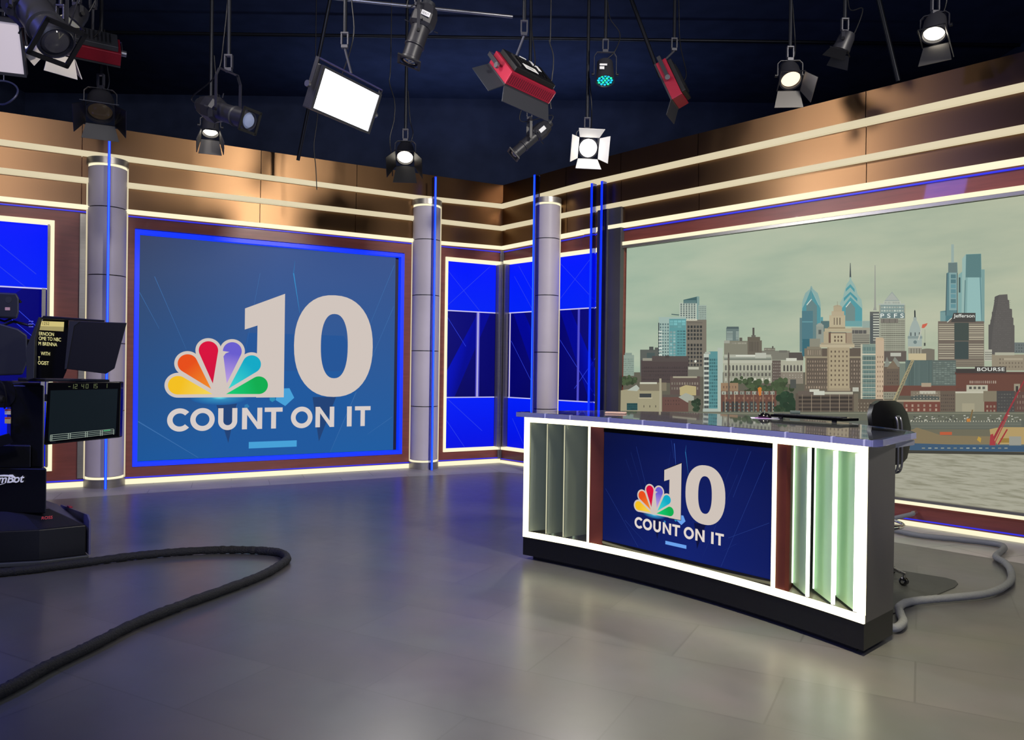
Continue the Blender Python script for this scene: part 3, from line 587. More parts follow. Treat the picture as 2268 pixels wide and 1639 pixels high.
# round capped tower with statue
R(1619, 735, 1696, 780, (150, 146, 130)); PL([(1617, 740), (1617, 690), (1622, 665), (1630, 625), (1642, 595), (1650, 585), (1664, 585), (1672, 595), (1684, 625), (1692, 665), (1696, 690), (1696, 740)], (160, 174, 168)); R(1616, 676, 1698, 690, (130, 146, 144)); R(1648, 568, 1666, 588, (156, 168, 162)); PL([(1653, 570), (1652, 535), (1656, 526), (1660, 535), (1661, 570)], (44, 50, 52)); P.disc((1658, 710), 10, (104, 122, 122), 18); G(1622, 655, 1694, 675, 3, 1, .22, 1, (48, 58, 62)); R(1619, 735, 1696, 742, (190, 186, 164)); G(1628, 745, 1690, 775, 4, 1, .35, .9, (118, 112, 98))
R(1695, 750, 1768, 812, (114, 108, 96)); P.disc((1730, 755), 36, (114, 108, 96), 16, 180, 360, sy=.25)
# twin glass towers, striped block with sign
PL([(1800, 600), (1800, 536), (1830, 532), (1835, 322), (1845, 316), (1845, 262), (1896, 260), (1898, 330), (1898, 600)], (88, 126, 132)); R(1862, 158, 1877, 264, (150, 172, 166)); R(1845, 262, 1895, 318, (98, 118, 118)); R(1850, 318, 1894, 530, (130, 164, 164)); G(1856, 325, 1892, 520, 1, 7, .8, .8, (86, 130, 138)); P.line((1896, 320), (1896, 600), 4, (52, 70, 78)); P.line((1838, 322), (1832, 560), 5, (60, 84, 90)); R(1800, 540, 1830, 600, (116, 152, 152)); R(1832, 560, 1900, 600, (74, 118, 126))
PL([(1900, 590), (1903, 330), (1924, 312), (1924, 240), (1946, 214), (2031, 211), (2033, 300), (2051, 300), (2050, 600), (1900, 600)], (126, 168, 166)); PL([(1944, 345), (1946, 216), (2030, 212), (2032, 345)], (84, 122, 124)); PL([(1924, 312), (1924, 240), (1946, 216), (1942, 345), (1936, 590), (1920, 590)], (150, 184, 178)); R(1905, 345, 1914, 430, (54, 76, 80)); PL([(1955, 345), (2022, 345), (2034, 590), (1950, 590)], (146, 188, 186)); P.line((1942, 360), (1936, 580), 6, (92, 128, 130)); P.line((2026, 345), (2034, 590), 5, (84, 126, 132)); R(2034, 300, 2050, 600, (118, 156, 154))
R(1788, 592, 2048, 812, (108, 96, 86)); stripes(1792, 604, 1880, 700, 8, .5, (172, 164, 142)); stripes(1962, 604, 2046, 700, 8, .5, (172, 164, 142)); stripes(1792, 716, 1880, 806, 7, .5, (166, 158, 138)); stripes(1962, 716, 2046, 806, 7, .5, (166, 158, 138)); R(1880, 600, 1962, 702, (60, 70, 66)); R(1882, 706, 1960, 806, (56, 68, 68)); R(1850, 580, 1880, 598, (104, 92, 82))
PL([(1862, 597), (1868, 570), (1876, 545), (2000, 545), (2000, 597)], (64, 62, 60)); P.line((1840, 598), (1866, 574), 4, (214, 220, 208))
# dark stepped tower and right edge
PL([(2073, 800), (2073, 612), (2084, 610), (2084, 585), (2092, 580), (2092, 540), (2102, 536), (2108, 455), (2135, 443), (2180, 440), (2182, 470), (2190, 474), (2192, 520), (2206, 524), (2207, 570), (2214, 574), (2214, 612), (2220, 616), (2220, 775), (2160, 790)], (88, 84, 82)); PL([(2082, 795), (2100, 620), (2130, 455), (2135, 443), (2112, 452), (2092, 560), (2075, 640), (2075, 798)], (80, 77, 76)); G(2100, 470, 2200, 780, 9, 26, .25, .3, (98, 94, 92))
R(2220, 712, 2420, 772, (104, 112, 112)); G(2224, 718, 2400, 770, 12, 3, .5, .5, (84, 92, 92)); R(2050, 752, 2093, 815, (186, 184, 168)); stripes(2052, 762, 2093, 812, 4, .45, (120, 120, 110))
R(2092, 780, 2500, 870, (146, 134, 114)); R(2110, 768, 2220, 784, (176, 174, 154)); G(2130, 796, 2480, 860, 20, 3, .4, .45, (110, 98, 84)); R(2160, 800, 2268, 812, (170, 158, 136))
R(2300, 640, 2420, 800, (112, 118, 114)); R(2450, 560, 2560, 900, (118, 120, 116)); G(2455, 570, 2555, 880, 8, 18, .5, .5, (88, 94, 94)); R(2560, 740, 2700, 960, (120, 104, 90))
# glass office blocks
R(1484, 760, 1610, 820, (92, 82, 76)); R(1520, 770, 1580, 790, (186, 186, 174)); R(1605, 812, 1760, 960, (70, 88, 88)); G(1608, 815, 1756, 955, 20, 1, .35, 1, (98, 114, 108)); R(1622, 774, 1722, 812, (200, 184, 146)); R(1755, 812, 1892, 960, (86, 98, 94)); G(1760, 820, 1888, 950, 8, 12, .85, .5, (112, 124, 116)); R(1890, 812, 2050, 850, (130, 120, 104)); stripes(1892, 820, 2048, 850, 3, .35, (88, 80, 72))
# gothic fronts
R(1482, 830, 1575, 1000, (100, 86, 74)); PL([(1484, 850), (1500, 792), (1520, 840), (1545, 792), (1590, 850)], (132, 134, 124)); PL([(1498, 860), (1535, 812), (1570, 860)], (118, 102, 84)); G(1500, 870, 1565, 990, 5, 6, .4, .45, (78, 68, 62)); R(1572, 830, 1606, 960, (112, 124, 112))
# brick building with the sign
R(1890, 884, 2520, 1005, (100, 62, 52)); R(1885, 878, 2520, 892, (84, 52, 46)); R(1890, 860, 2000, 884, (58, 52, 50)); PL([(1995, 884), (1998, 848), (2172, 848), (2175, 884)], (60, 54, 52)); G(1965, 926, 2120, 944, 14, 1, .4, .9, (176, 162, 146), True); R(2218, 945, 2252, 1000, (150, 140, 120)); R(2228, 958, 2242, 1000, (56, 50, 48)); G(2290, 926, 2500, 990, 16, 2, .4, .6, (156, 140, 124))
R(1890, 970, 1975, 1010, (96, 62, 54)); R(1950, 952, 2070, 990, (186, 182, 162)); G(1960, 958, 2060, 978, 4, 1, .6, .7, (78, 76, 70))
# trees
def tree(cx, cy, rx, ry, c):
    for i in range(26):
        a = random.uniform(0, 2*PI); q = random.uniform(0, .8)**.5; v = random.uniform(.8, 1.25)
        P.disc((cx+rx*q*math.cos(a), cy+ry*q*math.sin(a)), random.uniform(.18, .34)*min(rx, ry)+4, tuple(k*v for k in c), 9)
for q in ((40, 925, 50, 26), (700, 935, 90, 30), (840, 960, 110, 44), (925, 950, 70, 40), (760, 975, 90, 28)): tree(*q, (54, 68, 44))
# near rows
R(1485, 955, 1895, 1012, (102, 64, 54)); R(1700, 940, 1755, 962, (168, 150, 126)); R(1485, 990, 1560, 1030, (140, 138, 120)); G(1488, 996, 1556, 1024, 5, 2, .6, .5, (112, 110, 98)); R(1640, 985, 1820, 1040, (124, 112, 96)); R(1690, 985, 1780, 1002, (190, 188, 170)); PL([(1640, 1016), (1700, 1006), (1800, 1018), (1800, 1040), (1640, 1040)], (76, 82, 78)); G(1650, 990, 1815, 1036, 9, 3, .4, .3, (160, 150, 132))
R(1484, 1036, 1806, 1180, (112, 62, 52)); R(1484, 1036, 1808, 1046, (172, 156, 130)); G(1600, 1056, 1800, 1150, 6, 4, .32, .6, (168, 142, 124)); R(1484, 1046, 1600, 1180, (92, 80, 68)); G(1490, 1056, 1596, 1160, 8, 4, .4, .5, (134, 122, 108))
R(1806, 985, 1892, 1150, (98, 84, 72)); G(1810, 1000, 1888, 1140, 7, 7, .4, .4, (70, 60, 56))
R(1892, 990, 2060, 1145, (148, 142, 120)); R(1892, 988, 2062, 998, (196, 192, 172)); R(1930, 1055, 2000, 1150, (164, 156, 130)); R(2055, 1045, 2128, 1172, (104, 58, 50)); G(2062, 1060, 2122, 1110, 3, 2, .5, .5, (150, 130, 112)); R(2050, 985, 2130, 1045, (126, 116, 96)); R(2125, 985, 2230, 1145, (68, 66, 66)); G(2130, 995, 2225, 1140, 6, 8, .6, .35, (86, 84, 80)); R(2225, 990, 2520, 1145, (92, 66, 60)); G(2235, 1000, 2510, 1130, 18, 4, .4, .5, (120, 100, 88)); R(2000, 1112, 2060, 1172, (98, 54, 48)); G(2004, 1124, 2100, 1165, 7, 2, .5, .5, (160, 140, 126))
# beige works on the left
PL([(-12, 1110), (-12, 985), (40, 976), (130, 976), (236, 985), (236, 1110)], (160, 152, 122)); R(110, 938, 262, 985, (124, 114, 94)); R(112, 936, 208, 946, (206, 206, 186)); PL([(40, 982), (92, 950), (110, 970), (96, 986)], (180, 188, 176)); R(110, 1000, 176, 1022, (52, 56, 58)); R(104, 1022, 182, 1028, (190, 180, 150)); R(38, 1054, 98, 1094, (40, 76, 78)); G(38, 1054, 98, 1094, 6, 3, .75, .7, (26, 62, 66)); G(118, 1062, 218, 1082, 3, 1, .12, .6, (60, 56, 50)); R(222, 915, 234, 1100, (172, 164, 138))
R(238, 1010, 386, 1110, (98, 66, 60)); R(238, 1006, 388, 1020, (84, 76, 70)); G(250, 1030, 340, 1070, 6, 2, .3, .4, (74, 52, 50)); PL([(338, 1010), (338, 965), (372, 952), (430, 960), (430, 1010)], (186, 170, 120)); PL([(330, 1020), (372, 996), (418, 1016), (418, 1050), (380, 1050)], (164, 168, 154)); R(386, 1040, 430, 1100, (112, 104, 86)); tree(430, 1060, 22, 46, (38, 54, 38)); tree(75, 1110, 0, 0, (60, 70, 50))
# row houses
R(572, 985, 886, 1130, (100, 64, 54)); G(572, 985, 880, 1008, 9, 1, .72, .8, (150, 152, 138)); G(580, 990, 878, 1006, 18, 1, .35, .6, (84, 84, 80)); R(572, 940, 670, 985, (150, 120, 92)); G(580, 955, 664, 972, 5, 1, .3, .8, (110, 84, 70)); G(590, 1018, 880, 1034, 12, 1, .35, .8, (134, 96, 80)); G(575, 1045, 880, 1120, 6, 1, .72, 1, (54, 52, 52)); G(570, 1005, 890, 1125, 6, 1, .08, 1, (156, 130, 104)); G(590, 1050, 880, 1110, 12, 3, .3, .5, (116, 130, 124)); P.line((616, 780), (618, 1030), 9, (92, 84, 74)); P.line((616, 770), (616, 800), 4, (60, 56, 54))
PL([(780, 970), (792, 962), (803, 968), (800, 1010), (788, 1012)], (206, 116, 44)); P.line((792, 1010), (786, 1100), 3, (130, 84, 50))
tree(940, 1050, 52, 62, (34, 56, 38)); R(965, 920, 998, 970, (72, 74, 70)); tree(905, 1090, 30, 20, (38, 54, 36))
# car park decks
R(996, 998, 1330, 1140, (88, 76, 66)); R(1010, 985, 1320, 1010, (96, 84, 76)); stripes(1014, 1012, 1316, 1120, 5, .55, (58, 50, 46)); G(1008, 1005, 1322, 1120, 6, 1, .06, 1, (140, 124, 106)); R(1110, 1105, 1138, 1130, (176, 146, 110)); R(1098, 985, 1160, 1008, (204, 206, 192)); R(1160, 990, 1320, 1004, (180, 176, 156)); R(1075, 976, 1130, 990, (206, 206, 190)); R(1318, 965, 1352, 988, (186, 186, 172))
R(1325, 1030, 1490, 1150, (92, 80, 68)); G(1340, 1045, 1485, 1130, 8, 4, .4, .4, (140, 128, 110)); R(1325, 1000, 1350, 1140, (110, 100, 84))
# shore road, works, river wall
R(-12, 1102, 2700, 1150, (96, 98, 84)); R(-12, 1108, 2700, 1114, (122, 122, 104)); R(-12, 1148, 1400, 1200, (96, 94, 80)); R(1300, 1150, 2700, 1330, (104, 100, 82)); R(1300, 1150, 2700, 1200, (88, 92, 84)); stripes(1600, 1156, 2268, 1196, 4, .3, (116, 118, 104)); G(1640, 1150, 2250, 1160, 40, 1, .4, .7, (176, 172, 152))
PL([(1640, 1290), (1640, 1210), (1680, 1190), (1760, 1215), (1820, 1235), (2100, 1240), (2400, 1230), (2700, 1240), (2700, 1330), (1640, 1330)], (128, 112, 82)); R(1810, 1215, 1878, 1232, (190, 84, 50)); PL([(2095, 1240), (2090, 1200), (2150, 1188), (2700, 1190), (2700, 1290), (2140, 1290)], (180, 152, 98)); R(2150, 1250, 2240, 1275, (150, 118, 52))
R(1640, 1285, 2700, 1318, (76, 96, 108)); R(1640, 1300, 2150, 1312, (104, 118, 118)); PL([(1640, 1278), (2000, 1290), (2700, 1300), (2700, 1330), (1640, 1322)], (52, 80, 110)); G(1700, 1302, 2200, 1310, 14, 1, .5, .8, (140, 146, 138)); PL([(1560, 1316), (2700, 1336), (2700, 1350), (1560, 1334)], (56, 54, 48)); P.rect(2200, 1240, 2268, 1290, (150, 150, 140))
# cranes
P.line((1554, 1045), (1658, 812), 22, (164, 150, 112), w2=16); P.line((1560, 1040), (1655, 815), 12, (112, 108, 88), w2=8)
for i in range(12):
    t = i/12; P.line((1548+104*t, 1036-228*t), (1566+104*t, 1030-228*t+(-12)), 3, (172, 158, 118))
P.line((1690, 700), (1712, 622), 8, (190, 192, 178), w2=6); PL([(1708, 632), (1712, 612), (1742, 604), (1736, 618), (1722, 632)], (206, 92, 70)); P.line((1726, 640), (1726, 730), 1.6, (120, 122, 116)); R(1721, 715, 1730, 732, (60, 62, 60))
P.line((2100, 1280), (2310, 880), 14, (150, 44, 52), w2=6); P.line((2120, 1275), (2200, 1110), 6, (170, 54, 60)); P.line((2140, 1285), (2190, 1200), 8, (160, 40, 48)); PL([(2090, 1290), (2095, 1230), (2110, 1225), (2125, 1290)], (164, 50, 56)); P.line((1980, 1155), (1995, 1090), 8, (120, 96, 58)); R(1962, 1140, 1982, 1158, (196, 120, 50)); PL([(2020, 1260), (2028, 1240), (2044, 1250), (2040, 1275)], (190, 150, 60))
# parked cars and lit window specks
for i in range(60):
    x = random.uniform(1640, 2260); y = random.uniform(1120, 1150); R(x, y, x+random.uniform(6, 14), y+5, random.choice([(190, 190, 176), (60, 60, 58), (150, 150, 140), (210, 206, 190)]), new=False)
kid(P.build('display', [screenmat, sky_mat('sky_picture'), sky_mat('river_picture', True)], None), ss)
def sign(name, body, X0, X1, Y0, Y1, bold=.006, sp=1, mat=None):
    """lettering on the picture, spanning X0..X1 and Y0..Y1 in picture units"""
    me = text_mesh(body, 1, extrude=.0, bold=bold, spacing=sp)
    xs = [v.co.x for v in me.vertices]; ys = [v.co.y for v in me.vertices]; a, b, c, d = min(xs), max(xs), min(ys), max(ys)
    for v in me.vertices:
        X, Y = X0+(v.co.x-a)/(b-a)*(X1-X0), Y1-(v.co.y-c)/(d-c)*(Y1-Y0); v.co = B.P(*B.px(1380+X/2.554, 480+Y/2.554, SO+.05), SO+.05)
    me.materials.clear(); me.materials.append(M('sign_lettering_'+name, (10, 10, 10), .6, emis=mat or (226, 230, 220)))
    o = bpy.data.objects.new(name, me); C.objects.link(o); kid(o, ss)
sign('sign_lettering', 'Jefferson', 1870, 1988, 550, 576, .006)
sign('sign_lettering', 'BOURSE', 2003, 2158, 853, 873, .01, 1.1)
sign('sign_lettering', 'PSFS', 1456, 1587, 548, 572, .01, 1.7, (190, 200, 190))
# ---------------------------------------------------------------- anchor desk: a shallow arc, hollow side towards the camera
DC = Vector((-3.3846, 1.1112, 0)); DR = 6.01
def ap(a, r=DR, z=0): return DC + Vector((r*math.cos(math.radians(a)), r*math.sin(math.radians(a)), 0)) + Vector((0, 0, z))
DN = Vector((.733, .680, 0))                                          # straight back from the front
desk = thing('anchor_desk', 'curved news desk with glowing frame, lit glass side panels and clear top', 'desk', ap(41.8, 6.2))
AL, AR = 54.5, 29.05
def angs(a0, a1, n): return [a0+(a1-a0)*i/n for i in range(n+1)]
def band(mb, a0, a1, r0, r1, z0, z1, n=24):
    mb.loft([[ap(a, r0, z0), ap(a, r1, z0), ap(a, r1, z1), ap(a, r0, z1)] for a in angs(a0, a1, n)])
def shifted(mb, a0, a1, r, d0, d1, z0, z1, n=24):
    mb.loft([[ap(a, r, z0)+DN*d0, ap(a, r, z0)+DN*d1, ap(a, r, z1)+DN*d1, ap(a, r, z1)+DN*d0] for a in angs(a0, a1, n)])
def dk(mb, name, mat, **kw): kw.setdefault('smooth', False); return kid(mb.build(name, mat, **kw), desk)
m = MB(); shifted(m, AL, AR, DR, 0, .385, .03, .172); dk(m, 'plinth', blackm)
m = MB(); shifted(m, AL-.6, AR+.6, DR, .04, .34, .0, .03); dk(m, 'toe_base', black)
for a, nm in ((AL, 'side_panel'), (AR, 'side_panel')):
    t = (ap(a+.3)-ap(a-.3)).normalized()*(.02 if a == AR else -.02)
    m = MB(); q = ap(a); m.loft([[q+Vector((0, 0, .172)), q+DN*.385+Vector((0, 0, .172)), q+DN*.385+t+Vector((0, 0, .172)), q+t+Vector((0, 0, .172))], [q+Vector((0, 0, 1.107)), q+DN*.385+Vector((0, 0, 1.107)), q+DN*.385+t+Vector((0, 0, 1.107)), q+t+Vector((0, 0, 1.107))]])
    dk(m, nm, darksteel)
m = MB(); shifted(m, AL-.2, AR+.2, DR, .02, .385, .172, .2); dk(m, 'inner_floor', steel)
m = MB(); shifted(m, AL-.2, AR+.2, DR, .03, .385, 1.07, 1.1); dk(m, 'inner_top', M('desk_deck_grey', (128, 130, 140), .5))
m = MB(); shifted(m, AL-.2, AR+.2, DR, .385, .72, 1.07, 1.1); dk(m, 'rear_deck', MATS['desk_deck_grey'])
m = MB(); shifted(m, AL-.2, AR+.2, DR, .33, .365, .2, 1.07); dk(m, 'back_panel', darksteel)
# glowing frame
m = MB(); band(m, AL, AR, DR-.006, DR+.012, 1.069, 1.107, 40); dk(m, 'light_frame_top', deskled)
m = MB(); band(m, AL, AR, DR-.006, DR+.008, .172, .215, 40); dk(m, 'light_frame_bottom', deskled)
m = MB(); band(m, AL, AL-.40, DR-.006, DR+.012, .215, 1.069, 2); dk(m, 'light_frame_side', deskled)
m = MB(); band(m, AR+.40, AR, DR-.006, DR+.012, .215, 1.069, 2); dk(m, 'light_frame_side', deskled)
for a0, a1 in ((48.86, 48.74), (34.77, 34.58)):
    m = MB(); band(m, a0, a1, DR-.006, DR+.012, .217, 1.067, 1); dk(m, 'light_bar', deskled)
# mahogany cheeks
m = MB(); m.loft([[ap(48.70, DR, .2), ap(47.95, DR+.06, .2), ap(47.95, DR+.12, .2), ap(48.70, DR+.12, .2)], [ap(48.70, DR, 1.07), ap(47.95, DR+.06, 1.07), ap(47.95, DR+.12, 1.07), ap(48.70, DR+.12, 1.07)]]); cheek = M('mahogany_satin', (88, 38, 32), .6, spec=.2, noise=.1, nscale=6); dk(m, 'mahogany_cheek', cheek)
m = MB(); band(m, 34.58, 33.96, DR+.01, DR+.05, .2, 1.07, 2); q0, q1, q2, q3 = ap(33.97, DR+.05), ap(35.2, DR+.31), ap(35.5, DR+.31), ap(34.3, DR+.05); m.loft([[p+Vector((0, 0, z)) for p in (q0, q1, q2, q3)] for z in (.2, 1.07)]); dk(m, 'mahogany_cheek', cheek)
# screen
p0, p1 = ap(47.93, 6.06), ap(34.9, 6.06); su = (p1-p0).normalized(); SL = (p1-p0).length; sn = Vector((su.y, -su.x, 0))
def SP(a, b, off=0): return p0+su*a+sn*off+Vector((0, 0, b))
def sbox(mb, a0, a1, b0, b1, o0, o1): mb.loft([[SP(a0, b0, o0), SP(a0, b0, o1), SP(a0, b1, o1), SP(a0, b1, o0)], [SP(a1, b0, o0), SP(a1, b0, o1), SP(a1, b1, o1), SP(a1, b1, o0)]])
m = MB(); sbox(m, -.005, SL+.02, .2, 1.065, -.06, -.012); scr = dk(m, 'screen_housing', blackgloss, bevel=.003)
for a0, a1, b0, b1 in ((0, SL, .218, .243), (0, SL, 1.032, 1.06)):
    m = MB(); sbox(m, a0, a1, b0, b1, -.012, -.002); kid(m.build('bezel', blackgloss, smooth=False), desk)
P = Pic(lambda a, b: SP(a, b, -.008), sn, .00004)
y0, y1 = .243, 1.034
P.poly([(0, y0), (.7, y0), (.7, y1), (0, y1)], None, [(8, 22, 84), (14, 32, 110), (10, 22, 84), (6, 14, 58)], new=False)
P.poly([(.7, y0), (SL, y0), (SL, y1), (.7, y1)], None, [(14, 32, 110), (8, 24, 92), (8, 18, 74), (10, 22, 84)], new=False)
for a, b in (((.02, .62), (.33, .25)), ((.30, .95), (.42, .6)), ((.60, 1.02), (.625, .9)), ((1.3, .95), (1.0, .25)), ((1.2, 1.0), (1.08, .7)), ((1.33, .58), (1.05, .44))): P.line(a, b, .0022, (34, 56, 130))
P.line((.625, 1.0), (.645, .82), .004, (60, 100, 190), w2=.001)
P.mp = lambda a, b: SP(.2075+.27*a, .214+.27*b, -.008)
logo(P, (206, 194, 184), k=1)
kid(P.build('display', [emit_attr('desk_screen_picture', 1.0)], None), desk)
# frosted louvres: three on the left turned away, three on the right with glowing edges
def louvre(af, ab, depth, mat, edge, edgemat, bright=False):
    a, b = ap(af, DR+.015), ap(ab, DR+.015+depth); u = (b-a).normalized(); n_ = Vector((-u.y, u.x, 0))*.005
    def slab(q0, q1, w, z0, z1, mb): mb.loft([[q0-n_*w+Vector((0, 0, z0)), q0+n_*w+Vector((0, 0, z0)), q0+n_*w+Vector((0, 0, z1)), q0-n_*w+Vector((0, 0, z1))], [q1-n_*w+Vector((0, 0, z0)), q1+n_*w+Vector((0, 0, z0)), q1+n_*w+Vector((0, 0, z1)), q1-n_*w+Vector((0, 0, z1))]])
    m = MB(); slab(a, b, 1, .218, 1.066, m); o = dk(m, 'glass_louvre', mat)
    m = MB(); slab(a-u*edge, a, 1.6 if bright else 1, .222, 1.062, m); e = kid(m.build('louvre_edge', edgemat, smooth=False), desk); e.parent = o; e.matrix_parent_inverse = o.matrix_parent_inverse
    m = MB(); q = b-u*.01; m.box(q.x-.006, q.y-.006, .225, q.x+.006, q.y+.006, .26); e = kid(m.build('glass_clip', chrome, smooth=False), desk); e.parent = o; e.matrix_parent_inverse = o.matrix_parent_inverse
edgegrey = M('louvre_edge_pale', (120, 120, 100), .4, emis=(215, 212, 175), es=.8)
louvre(54.04, 53.385, .13, frostshade, .005, edgegrey); louvre(52.445, 52.025, .16, frostshade, .005, edgegrey); louvre(50.93, 50.33, .2, frostshade, .005, edgegrey)
for af, ab in ((32.47, 34.46), (30.9, 33.13), (29.605, 31.795)): louvre(af, ab, .155, frost, .006, whiteled, True)
for a in (32.47, 30.9, 29.605):                                         # lit front edge of each right louvre
    m = MB(); band(m, a+.075, a-.07, DR-.002, DR+.012, .222, 1.062, 1); dk(m, 'lit_louvre_edge', whiteled)
for a in (52.5, 50.98):
    m = MB(); band(m, a+.018, a-.018, DR+.002, DR+.01, .222, 1.062, 1); dk(m, 'pale_louvre_edge', edgegrey)
for a, r_ in ((34.40, .14), (33.07, .14), (31.74, .14)):
    m = MB(); q = ap(a, DR+.02+r_-.012); m.cyl(q+Vector((0, 0, .23)), q+Vector((0, 0, 1.05)), .005, 8); dk(m, 'edge_strip', M('louvre_strip', (50, 50, 45), .5, emis=(225, 255, 215), es=2.2))
for a in (53.4, 51.6):
    m = MB(); q = ap(a, DR+.24); m.cyl(q+Vector((0, 0, .23)), q+Vector((0, 0, 1.05)), .005, 8); dk(m, 'edge_strip', MATS['louvre_strip'])
# clear top
front = [ap(a, 5.985) for a in angs(55.1, 28.6, 40)]
backp = [ap(a, r) for a, r in ((30.6, 6.70), (31.17, 6.78), (33.2, 6.89), (36.0, 7.05), (39.5, 7.12), (43.4, 7.13), (45.9, 7.08), (48.4, 6.96), (51.99, 6.665), (53.86, 6.36), (55.0, 6.06))]
rc = [ap(28.45, 6.02), ap(28.5, 6.06)]
m = MB(); m.prism([(p.x, p.y) for p in front+rc+backp], 1.108, 1.146); top = dk(m, 'clear_top', acryl, bevel=.004)
edgem = M('acrylic_edge_glow', (150, 152, 205), .15, spec=.8, trans=.35)  # for added edge bands, lilac stands in for light gathered by the slab
m = MB(); band(m, 55.1, 28.6, 5.981, 5.986, 1.110, 1.144, 40); dk(m, 'top_front_edge', edgem)
m = MB(); q0, q1 = ap(28.58, 5.983), ap(30.6, 6.70); nn = Vector((q1.y-q0.y, -(q1.x-q0.x), 0)).normalized()*.005
m.loft([[q0+Vector((0, 0, 1.11)), q0+nn+Vector((0, 0, 1.11)), q0+nn+Vector((0, 0, 1.144)), q0+Vector((0, 0, 1.144))], [q1+Vector((0, 0, 1.11)), q1+nn+Vector((0, 0, 1.11)), q1+nn+Vector((0, 0, 1.144)), q1+Vector((0, 0, 1.144))]]); dk(m, 'top_side_edge', edgem)
seam = M('acrylic_seam', (190, 190, 225), .2, spec=.8)
for a in (52.5, 50.3, 47.0, 44.2, 40.7, 37.5, 33.8, 30.9, 29.0):
    m = MB(); band(m, a+.05, a-.05, 5.978, 6.012, 1.1095, 1.1445, 1); dk(m, 'top_seam', seam)
for a, r_ in ((52.2, 6.2), (47, 6.2), (44, 6.35), (39.5, 6.2), (36, 6.35), (33, 6.2), (30.4, 6.2)):
    m = MB(); q = ap(a, r_); m.lathe(q+Vector((0, 0, 1.0995)), (0, 0, 1), [(0, .016), (.004, .016), (.0085, .01)], 16); dk(m, 'top_stud', chrome)
# ---- things on the desk top
def on(px, py, z=1.1465): return fl(px, py, z)
q = on(1364, 916); t = thing('coaster_pad', 'small tan flat pad lying on the left half of the clear desk top', 'pad', q)
m = MB(); m.prism([(-.09, -.03), (.07, -.05), (.09, .03), (-.07, .05)], 0, .012); m.build('board', M('tan_pad', (196, 160, 140), .5), t, bevel=.003)
a_, b_ = on(1706, 927), on(1880, 938); ku = (b_-a_).normalized(); kn = Vector((-ku.y, ku.x, 0)); kl = (b_-a_).length
t = thing('keyboard', 'long flat black keyboard on the clear desk top near the chair', 'keyboard', a_)
def kb(mb, x0, x1, y0, y1, z0, z1, tap=0): mb.loft([[ku*x0+kn*y0+Vector((0, 0, z0)), ku*x1+kn*y0+Vector((0, 0, z0)), ku*(x1+tap)+kn*y1+Vector((0, 0, z0)), ku*x0+kn*y1+Vector((0, 0, z0))], [ku*x0+kn*y0+Vector((0, 0, z1)), ku*x1+kn*y0+Vector((0, 0, z1)), ku*(x1+tap)+kn*y1+Vector((0, 0, z1)), ku*x0+kn*y1+Vector((0, 0, z1))]])
m = MB(); kb(m, 0, kl-.04, 0, .14, .012, .032, .05); m.build('case', blackgloss, t, smooth=False, bevel=.004)
for r_ in range(4):
    m = MB()
    for i in range(14): kb(m, .02+i*(kl-.08)/14, .02+(i+.85)*(kl-.08)/14, .012+r_*.03, .036+r_*.03, .032, .037)
    o = m.build('key_row', charcoal, t, smooth=False)
for x in (.06, kl-.12):
    m = MB(); kb(m, x, x+.03, .005, .02, 0, .012); m.build('foot', rubber, t, smooth=False)
q = on(1700, 926); t = thing('computer_mouse', 'shiny black computer mouse on papers at the left end of the keyboard', 'mouse', q+Vector((-.02, 0, .003)))
m = MB(); m.lathe((0, 0, 0), (0, 0, 1), [(0, .034), (.012, .036), (.024, .030), (.034, .018), (.037, .003)], 24); m.mx = Matrix(); o = m.build('shell', blackgloss, t); o.scale = (1.45, .95, 1)
m = MB(); m.lathe((-.012, 0, .034), (0, 1, 0), [(-.003, .008), (.003, .008)], 14); m.build('wheel', charcoal, t)
q = on(1680, 926); t = thing('paper_sheets', 'thin stack of purple and white papers under the computer mouse', 'papers', q)
m = MB(); m.prism([(-.07, -.06), (.12, -.10), (.17, .06), (-.03, .10)], 0, .0012); m.build('sheet', M('paper_white', (200, 196, 215), .6), t, smooth=False)
m = MB(); m.prism([(-.04, -.05), (.06, -.07), (.09, .03), (-.01, .06)], .0012, .0024); m.build('purple_sheet', M('paper_purple', (150, 90, 170), .6), t, smooth=False)
q = on(1765, 921); o = MB().tube([q+Vector((-.035, .05, .02)), q+Vector((.035, .03, .02))], .019, 18).build('lens_tube', M('grey_green_tube', (78, 92, 88), .35)); tag(o, 'small grey-green tube lying behind the keyboard', 'tube')
# ---------------------------------------------------------------- chair mat, stool chair, hoses
m = MB(); pts = [fl(*p) for p in ((1990, 1264), (2095, 1281), (2116, 1287), (2122, 1294), (2114, 1302), (2060, 1325), (1960, 1368))]; pl = [(p.x, p.y) for p in pts]+[(2.15, 4.75), (1.75, 5.2), (2.5, 6.2), (2.75, 6.02)]
m.prism(pl, .0, .005); o = m.build('chair_mat', M('charcoal_mat', (52, 54, 55), .5, noise=.1, nscale=30), smooth=False); tag(o, 'dark grey rounded floor mat under the office chair', 'floor mat')
cc = Vector((2.585, 5.58, .006)); ch = thing('office_chair', 'tall black swivel office chair with chrome frame behind the desk', 'chair', cc, rotz=math.radians(-62))
